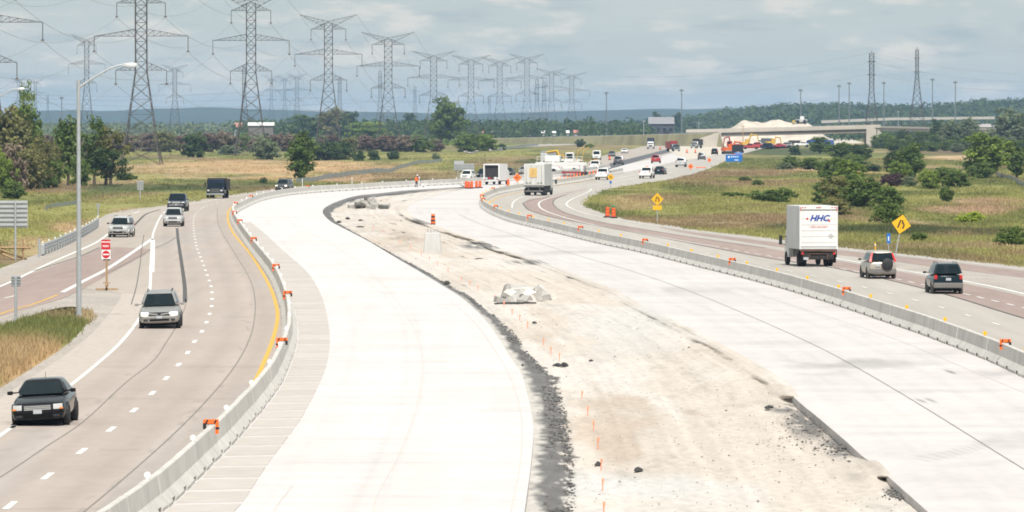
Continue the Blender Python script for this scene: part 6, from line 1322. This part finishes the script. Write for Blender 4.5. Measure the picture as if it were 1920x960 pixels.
def tree_mesh(seed, kind):
    r_ = np.random.default_rng(seed)
    spec = dict(round=((0, 0, 5.3), (3.0, 3.0, 4.5), 110, 1.05, 46, .27), tall=((0, 0, 5.4), (1.9, 1.9, 4.5), 84, .9, 46, .25), bush=((0, 0, 4.2), (4.9, 4.9, 5.2), 88, 1.5, 46, .38), sparse=((0, 0, 5.8), (2.7, 2.7, 4.1), 64, .85, 38, .23), wide=((0, 0, 4.7), (4.2, 4.2, 5.0), 96, 1.2, 44, .32))[kind]
    c0, rad, m, cr, n, sz = spec
    u = r_.normal(size=(m, 3)); u /= np.linalg.norm(u, axis=1)[:, None]; rr = r_.random(m) ** .42
    lob = 1 + .22 * np.sin(u[:, 0] * 5 + seed) * np.cos(u[:, 2] * 4 + seed * 2) + r_.normal(size=m) * .06
    cent = np.array(c0) + u * np.array(rad) * (rr * lob)[:, None]
    if kind in ('round', 'tall', 'sparse'): cent[:, :2] *= (1.08 - .045 * np.maximum(cent[:, 2] - 5.5, 0))[:, None]
    cent[:, 2] = np.maximum(cent[:, 2], .3 if kind in ('bush', 'wide') else .9)
    V, Fq, t = leaves(cent, cr * r_.uniform(.6, 1.25, m), n, sz, r_)
    crown = np_mesh('crown', V, Fq, F[0], {'tint': ('FLOAT', t)})
    tr = MB(); bend = r_.normal(size=2) * .25
    tr.tube([(0, 0, -.3), (bend[0] * .3, bend[1] * .3, 2), (bend[0], bend[1], 4.5), (bend[0] * .8, bend[1], 7.6)], [.30, .22, .15, .05], 6)
    order = np.argsort(-cent[:, 2])[::max(1, m // 9)]
    for k in order[:9]:
        e = cent[k]; st = np.array((bend[0] * .6, bend[1] * .6, min(5.5, max(1.2, e[2] * .45)))); mid = (st + e) / 2 + np.array((0, 0, -.3))
        tr.tube([st, mid, e], [.11, .07, .025], 4)
    return tr.mesh('trunk', bark, smooth=60), crown, rad[0] + cr * .25
TM = {k: [tree_mesh(10 * i + j, k) for j in range(3)] for i, k in enumerate(('round', 'tall', 'bush', 'sparse', 'wide'))}
def tree(px, base, top, w, kind, fm, label, group=None, cat=None, nm=None):
    d = y_depth(base); X = at_depth(px, d); gz = float(ground_z(np.array([X]), np.array([d]))[0])
    tm, cm, hw = TM[kind][rnd.randrange(3)]
    H = z_at(top, d) - gz; W = w * d / FPX * (1.28 if kind in ('round', 'tall', 'sparse') else 1.22)
    bushy = kind in ('bush', 'wide') and H < 6
    root = thing(nm or ('bush' if bushy else 'tree'), label, cat or ('bush' if bushy else 'tree'), (X, d, gz - .05), rnd.uniform(0, 6.28), group)
    link('trunk', tm, root); cr = link('crown', cm, root)
    cr.material_slots[0].link = 'OBJECT'; cr.material_slots[0].material = F[fm]
    root.scale = (W / (2 * hw), W / (2 * hw), H / 10.2)
    return root
TREES = [
 (98, 353, 262, 38, 'wide', 4, 'olive bush left of the dark narrow tree by the lamp'), (74, 355, 244, 44, 'sparse', 4, 'thin olive tree between left clump and the dark narrow tree'), (150, 350, 290, 36, 'wide', 0, 'green bush right behind the street lamp pole'),
 (8, 352, 192, 84, 'round', 4, 'large olive tree at the left picture edge'), (54, 350, 158, 30, 'sparse', 1, 'tall thin tree rising highest in the left edge clump'), (48, 351, 186, 56, 'round', 0, 'mid green tree in the left clump right of the olive one'), (20, 357, 262, 60, 'wide', 8, 'brown twiggy bush in front of the left clump'), (58, 356, 268, 50, 'wide', 4, 'yellow olive bush low in front of the left clump'), (92, 354, 288, 46, 'wide', 0, 'green bush between the left clump and the dark narrow tree'), (4, 362, 275, 40, 'wide', 1, 'bright green bush touching the left picture edge'),
 (128, 348, 213, 40, 'tall', 0, 'dark narrow tree just left of the street lamp pole'), (177, 347, 220, 50, 'sparse', 0, 'open crowned tree right of the street lamp, taller left half'), (207, 347, 224, 54, 'sparse', 4, 'open crowned tree right of the street lamp, thin right half'), (198, 348, 268, 56, 'sparse', 2, 'dark spindly bush under the open crowned trees'), (236, 336, 322, 34, 'bush', 0, 'low green bush on the dry field right of the open crowned trees'), (25, 369, 335, 40, 'bush', 0, 'low shrub above the large left sign back'),
 (363, 295, 245, 47, 'wide', 2, 'rounded dark green tree alone at the dry field edge'), (567, 338, 243, 42, 'tall', 0, 'tall narrow tree standing alone at the left barrier bend'), (500, 299, 254, 48, 'wide', 5, 'grey green bush right of the second large pylon'), (606, 300, 262, 62, 'wide', 2, 'dark green bush mass right of the tall narrow tree'), (640, 299, 262, 44, 'wide', 2, 'dark green bush at right end of the dark mass'), (672, 301, 278, 20, 'bush', 2, 'small round bush, leftmost of three in a row'), (701, 299, 278, 22, 'bush', 2, 'small round bush, middle of three in a row'), (739, 299, 279, 21, 'bush', 2, 'small round bush, rightmost of three in a row'), (818, 299, 285, 14, 'bush', 5, 'tiny bush at the silt fence end'), (840, 272, 182, 54, 'round', 0, 'lone round tree standing out above the far hedge'), (494, 343, 331, 14, 'bush', 2, 'small dark shrub by the barrier bend'), (427, 290, 270, 36, 'bush', 5, 'pale green bush at the foot of the second pylon'),
 (878, 285, 246, 46, 'wide', 0, 'green bush left of the light green one on the far bank'), (908, 284, 249, 46, 'wide', 1, 'light green bush on the far bank right of the brown bushes'), (942, 281, 267, 13, 'bush', 2, 'tiny dark bush right of the light green bush'), (1088, 276, 258, 16, 'bush', 2, 'dark small bush on the far bank below the rightmost pylon'), (1105, 277, 268, 14, 'bush', 1, 'tiny green bush right of the dark far bank bush'),
 (1851, 334, 243, 70, 'round', 1, 'largest bright green tree near the right picture edge'), (1835, 337, 300, 44, 'wide', 0, 'green bush at the foot of the largest right tree'), (1906, 333, 268, 28, 'tall', 0, 'narrow tree right of the largest right tree'), (1706, 333, 267, 46, 'round', 0, 'leafy tree above the plum coloured bush'), (1676, 330, 280, 28, 'tall', 2, 'slim dark tree left of the leafy one above plum bush'), (1690, 336, 300, 40, 'wide', 1, 'light green bush under the slim dark tree'),
 (1537, 288, 254, 34, 'round', 0, 'rounded tree left of the field clump near the overpass'), (1576, 300, 264, 44, 'round', 0, 'tree at top of the right field clump'), (1612, 302, 268, 40, 'round', 2, 'darker tree right of the clump top tree'), (1606, 318, 285, 46, 'wide', 0, 'bush below the darker clump tree'), (1560, 346, 292, 44, 'round', 0, 'mid tree in the left middle of the field clump'), (1592, 350, 296, 44, 'round', 1, 'lighter tree in the middle of the field clump'), (1540, 378, 335, 34, 'wide', 0, 'dark bush at left foot of the field clump'), (1572, 382, 325, 56, 'wide', 4, 'olive bush in the lower middle of the clump'), (1620, 385, 322, 70, 'wide', 0, 'broad green bush right in the clump'), (1664, 392, 345, 54, 'wide', 0, 'green bush between the clump and the leaning yellow sign'), (1664, 418, 374, 48, 'wide', 0, 'nearest green bush left of the leaning yellow sign'), (1570, 405, 368, 54, 'wide', 4, 'olive bush directly above the box truck roof'), (1605, 262, 246, 22, 'round', 2, 'small dark tree in front of the overpass right end'),
 (1490, 290, 271, 22, 'bush', 2, 'small dark round bush at the left foot of the field clump slope'), (1481, 317, 290, 30, 'wide', 0, 'green bush left of its twin below the dark round bush'), (1522, 317, 293, 44, 'wide', 0, 'broad green bush right of its twin in mid field'), (1470, 318, 303, 30, 'bush', 5, 'low pale bush beside the mid field twins'), (1432, 376, 352, 50, 'bush', 0, 'low bush left behind the box truck'), (1464, 376, 348, 44, 'bush', 0, 'low bush just left of the box truck roof'), (1396, 340, 330, 22, 'bush', 2, 'tiny dark shrub in the middle right field'), (1420, 346, 335, 20, 'bush', 0, 'tiny green shrub right of the dark one in the field'), (1372, 368, 358, 40, 'bush', 0, 'low green shrub above the yellow sign with tab'), (1638, 320, 305, 30, 'bush', 2, 'dark low bush right of the clump, mid field'),
 (1671, 350, 322, 38, 'wide', 6, 'dark plum coloured bush in the right field'), (1702, 350, 328, 30, 'wide', 5, 'pale bush right of the plum bush'), (1744, 352, 314, 40, 'wide', 1, 'light green bush right of the plum bush'), (1768, 348, 310, 26, 'tall', 0, 'pointed tree between two light bushes'), (1795, 351, 313, 46, 'wide', 0, 'dark green bush left of the largest right tree'), (1773, 377, 345, 24, 'bush', 0, 'small lone bush in the open grass below the largest tree'), (1820, 412, 394, 46, 'bush', 7, 'lime green low bush on the dry slope'), (1896, 462, 420, 52, 'bush', 0, 'dark shrub at the right picture edge above the ramp'), (1722, 452, 432, 34, 'bush', 0, 'low shrub right of the leaning yellow sign'),
 (1755, 278, 221, 24, 'tall', 2, 'dark columnar tree behind the right field'), (1786, 279, 221, 40, 'round', 5, 'hazy grey green tree right of the columnar one'), (1812, 279, 217, 40, 'round', 5, 'hazy grey green tree, tallest of the pale pair'), (1893, 281, 203, 56, 'round', 5, 'tall hazy tree behind the largest right tree'), (1915, 280, 215, 40, 'round', 2, 'hazy dark tree at the right picture edge'), (1692, 278, 240, 24, 'round', 2, 'small tree right of the overpass end'), (1732, 279, 244, 34, 'round', 0, 'small tree left of the dark columnar tree'), (1660, 278, 246, 30, 'wide', 0, 'green bush on the bank right of the overpass'), (1862, 280, 246, 30, 'round', 5, 'hazy tree peeking left of the tall hazy one'), (1345, 272, 252, 12, 'wide', 0, 'green bush beside the left overpass abutment'), (1327, 271, 255, 10, 'tall', 2, 'thin dark tree on the bank left of the overpass'),
 (575, 262, 212, 54, 'round', 0, 'rounded tree behind the brown hedge left of the third pylon'), (626, 262, 197, 46, 'round', 4, 'tree at the foot of the third large pylon'), (652, 262, 205, 38, 'round', 2, 'dark tree right behind the third pylon'), (768, 256, 209, 24, 'round', 2, 'hazy dark tree left of the lone round tree'), (690, 264, 226, 70, 'wide', 1, 'light green bush mass behind the brown hedge'), (1270 , 250, 208, 16, 'round', 2, 'tree right beside the barn roof'), (1232, 250, 209, 18, 'round', 2, 'tree poking above the barn roof')]
for a in TREES: tree(*a)
for k in range(34):
    px = 1646 + k * 8.5 + rnd.uniform(-4, 4); b = 279 + rnd.uniform(-2, 3) + k * .15
    tree(px, b, b - rnd.uniform(18, 32), rnd.uniform(18, 30), 'wide', (0, 2, 5, 0)[k % 4], 'green bush on the slope below the approach bridge right of the overpass', 'bushes below the approach bridge')
for k, (px, b, t, w) in enumerate(((212, 284, 247, 40), (245, 284, 250, 42), (282, 283, 246, 44), (310, 284, 242, 40), (338, 283, 250, 36), (392, 284, 246, 44), (425, 284, 243, 44), (455, 283, 249, 34), (520, 284, 248, 40), (548, 284, 247, 42), (620, 284, 250, 40), (655, 284, 254, 36), (690, 285, 251, 46), (728, 285, 250, 48), (760, 285, 251, 44), (790, 285, 254, 42), (815, 284, 258, 34), (158, 300, 252, 36), (80, 300, 246, 46), (110, 298, 254, 34), (232, 283, 256, 30), (366, 284, 252, 36), (480, 284, 256, 30))):
    tree(px, b, t, w, 'wide', (3, 8, 3, 4, 3, 3, 8, 0)[k % 8], 'brownish bush in the long hedge behind the left dry field', 'brownish hedge bushes')
# ---- woods that read as one mass
def wood(name, label, spots, fm, n, size, seed):
    r_ = np.random.default_rng(seed); C, Rr = [], []
    for X, Y, z, h, w in spots:
        m = 5
        for q in range(m): C.append((X + r_.normal() * w * .28, Y + r_.normal() * w * .28, z + h * (.28 + .6 * q / m + r_.normal() * .04))); Rr.append(w * (.52 - .06 * q) * r_.uniform(.8, 1.2))
    V, Fq, t = leaves(np.array(C), np.array(Rr), n, size, r_, .22)
    o = link(name, np_mesh(name, V, Fq, F[fm], {'tint': ('FLOAT', t)})); struct(o, 'stuff'); return tag(o, label, 'woodland')
sp = []
for k in range(420):
    px = rnd.uniform(440, 1215); d = rnd.uniform(2650, 3700); sp.append((at_depth(px, d), d, -.2, rnd.uniform(6, 11.5) * (1 if px < 1190 else .7), rnd.uniform(7, 12)))
wood('far_woodland', 'dark hazy woodland band behind the pylons in the middle distance', sp, 2, 10, .9, 1)
sp = [(at_depth(px, d), d, -.2, rnd.uniform(4, 8.5), rnd.uniform(8, 14)) for px, d in ((rnd.uniform(-150, 480), rnd.uniform(2700, 5200)) for _ in range(300))]
wood('far_woodland', 'hazy low woodland beyond the left fields under the blue hills', sp, 5, 8, 1.0, 2)
sp = []
for k in range(900):
    px = rnd.uniform(1120, 2050); f = rnd.random(); d = 3750 + 950 * f; zt = np.interp(px, [q[0] for q in RT], [q[1] for q in RT]); zh = max(1.0, z_at(float(zt), 4700)); z = zh * (1 - (1 - f) ** 1.6) - 5.5
    sp.append((at_depth(px, d), d, z, rnd.uniform(6, 9), rnd.uniform(10, 16)))
wood('hill_forest', 'dark forest covering the right hill behind the overpass', sp, 2, 9, 1.3, 3)
sp = [(at_depth(px, d), d, -.2, rnd.uniform(4, 9), rnd.uniform(6, 11)) for px, d in ((rnd.uniform(1550, 2050), rnd.uniform(2550, 3600)) for _ in range(200))]
wood('far_woodland', 'dark tree belt behind the overpass on the right', sp, 2, 10, .9, 4)
sp = [(at_depth(px, d), d, -.2, rnd.uniform(1.5, 4), rnd.uniform(4, 8)) for px, d in ((rnd.uniform(-60, 860), rnd.uniform(2000, 2600)) for _ in range(140))]
wood('far_scrub', 'low green scrub between the brown hedge and the far woods', sp, 0, 8, .6, 5)

# ================================================================= GRASS
def grass(name, label, n, region, hmin, hmax, seed, blades=6, wide=1.0, minpx=.0001):
    r_ = np.random.default_rng(seed)
    x = r_.uniform(region[0], region[1], n); y = r_.uniform(region[2], region[3], n)
    d = FPX * CAMH / (y - HORIZON); X = (x - 960) / FPX * d
    xr = np.interp(d, XR[:, 0], XR[:, 1]); xl = np.interp(d, XL[:, 0], XL[:, 1])
    ok = ((X > xr + .3) | (X < xl - .3)) if region[4] is None else region[4](x, y)
    tall = fbm(X / 8, d / 30, 77)
    ok &= r_.random(n) < np.clip(tall * 2.2 - .25, .15, 1)
    x, y, d, X, tall = x[ok], y[ok], d[ok], X[ok], tall[ok]; n = len(x)
    z = ground_z(X, d); col = veg(x, y, X, d)
    h = (hmin + (hmax - hmin) * tall) * r_.uniform(.6, 1.3, n)
    cid = np.repeat(np.arange(n), blades); N = n * blades
    bx = X[cid] + r_.normal(size=N) * .12 * wide * (1 + d[cid] / 600); by = d[cid] + r_.normal(size=N) * .3; a = r_.uniform(0, math.pi, N)
    w = (.014 + minpx * d[cid]) * wide; hh = h[cid] * r_.uniform(.6, 1.15, N); lean = r_.normal(size=(N, 2)) * .22 * hh[:, None]
    p0 = np.stack([bx - np.cos(a) * w, by - np.sin(a) * w, z[cid] - .05], 1); p1 = np.stack([bx + np.cos(a) * w, by + np.sin(a) * w, z[cid] - .05], 1); p2 = np.stack([bx + lean[:, 0], by + lean[:, 1], z[cid] + hh], 1)
    V = np.stack([p0, p1, p2], 1).reshape(-1, 3); c = col[cid] * r_.uniform(.9, 1.45, N)[:, None]
    C = np.repeat(np.c_[np.clip(c, .01, .5), np.ones(N)], 3, 0)
    o = link(name, np_mesh(name, V, np.arange(N * 3).reshape(-1, 3), m_blade, {'Col': ('FLOAT_COLOR', C)})); struct(o, 'stuff'); return tag(o, label, 'grass')
m_blade = mat('grass_blades', (1, 1, 1), .85, var=0, attr='Col', spec=.15)
GP = [(-60, 640), (0, 615), (60, 600), (105, 588), (138, 582), (162, 586), (170, 593), (154, 612), (108, 648), (48, 686), (-12, 722), (-92, 770)]
def inpoly(x, y):
    c = np.zeros(len(x), bool); n = len(GP)
    for i in range(n):
        (xa, ya), (xb, yb) = GP[i], GP[(i + 1) % n]
        c ^= ((ya > y) != (yb > y)) & (x < (xb - xa) * (y - ya) / (yb - ya + 1e-9) + xa)
    return c
grass('verge_grass', 'dry and green grass on the verge at the lower left', 15000, (-60, 185, 570, 775, inpoly), .12, .55, 1, 7)
grass('field_grass', 'rough green and dry grass of the right hand field', 60000, (1080, 1950, 296, 505, None), .05, .42, 2, 5, 1.3)
grass('field_grass', 'rough grass of the left fields and banks', 36000, (-20, 1100, 284, 495, None), .05, .36, 3, 5, 1.3)
grass('gore_grass', 'tufts of grass on the gravel gore at the right edge', 900, (1800, 1930, 509, 533, lambda x, y: np.abs(y - (511 + (x - 1800) * .13)) < 5 + 4 * np.sin(x / 9)), .2, .7, 4, 7)

# ================================================================= HAZE
hz = MB().box((0, 6000, 27), (22000, 14600, 62)).obj('haze', None); hz['kind'] = 'stuff'; tag(hz, 'thin pale summer haze over the whole landscape', 'haze')
hm = bpy.data.materials.new('haze'); hm.use_nodes = True; hn = hm.node_tree.nodes; hn.clear()
pv_ = hn.new('ShaderNodeVolumePrincipled'); ho = hn.new('ShaderNodeOutputMaterial'); hm.node_tree.links.new(pv_.outputs[0], ho.inputs['Volume'])
pv_.inputs['Color'].default_value = (.46, .70, 1.0, 1); pv_.inputs['Density'].default_value = 6.4e-5; pv_.inputs['Anisotropy'].default_value = 0.0
hz.data.materials.append(hm); hz.display_type = 'WIRE'
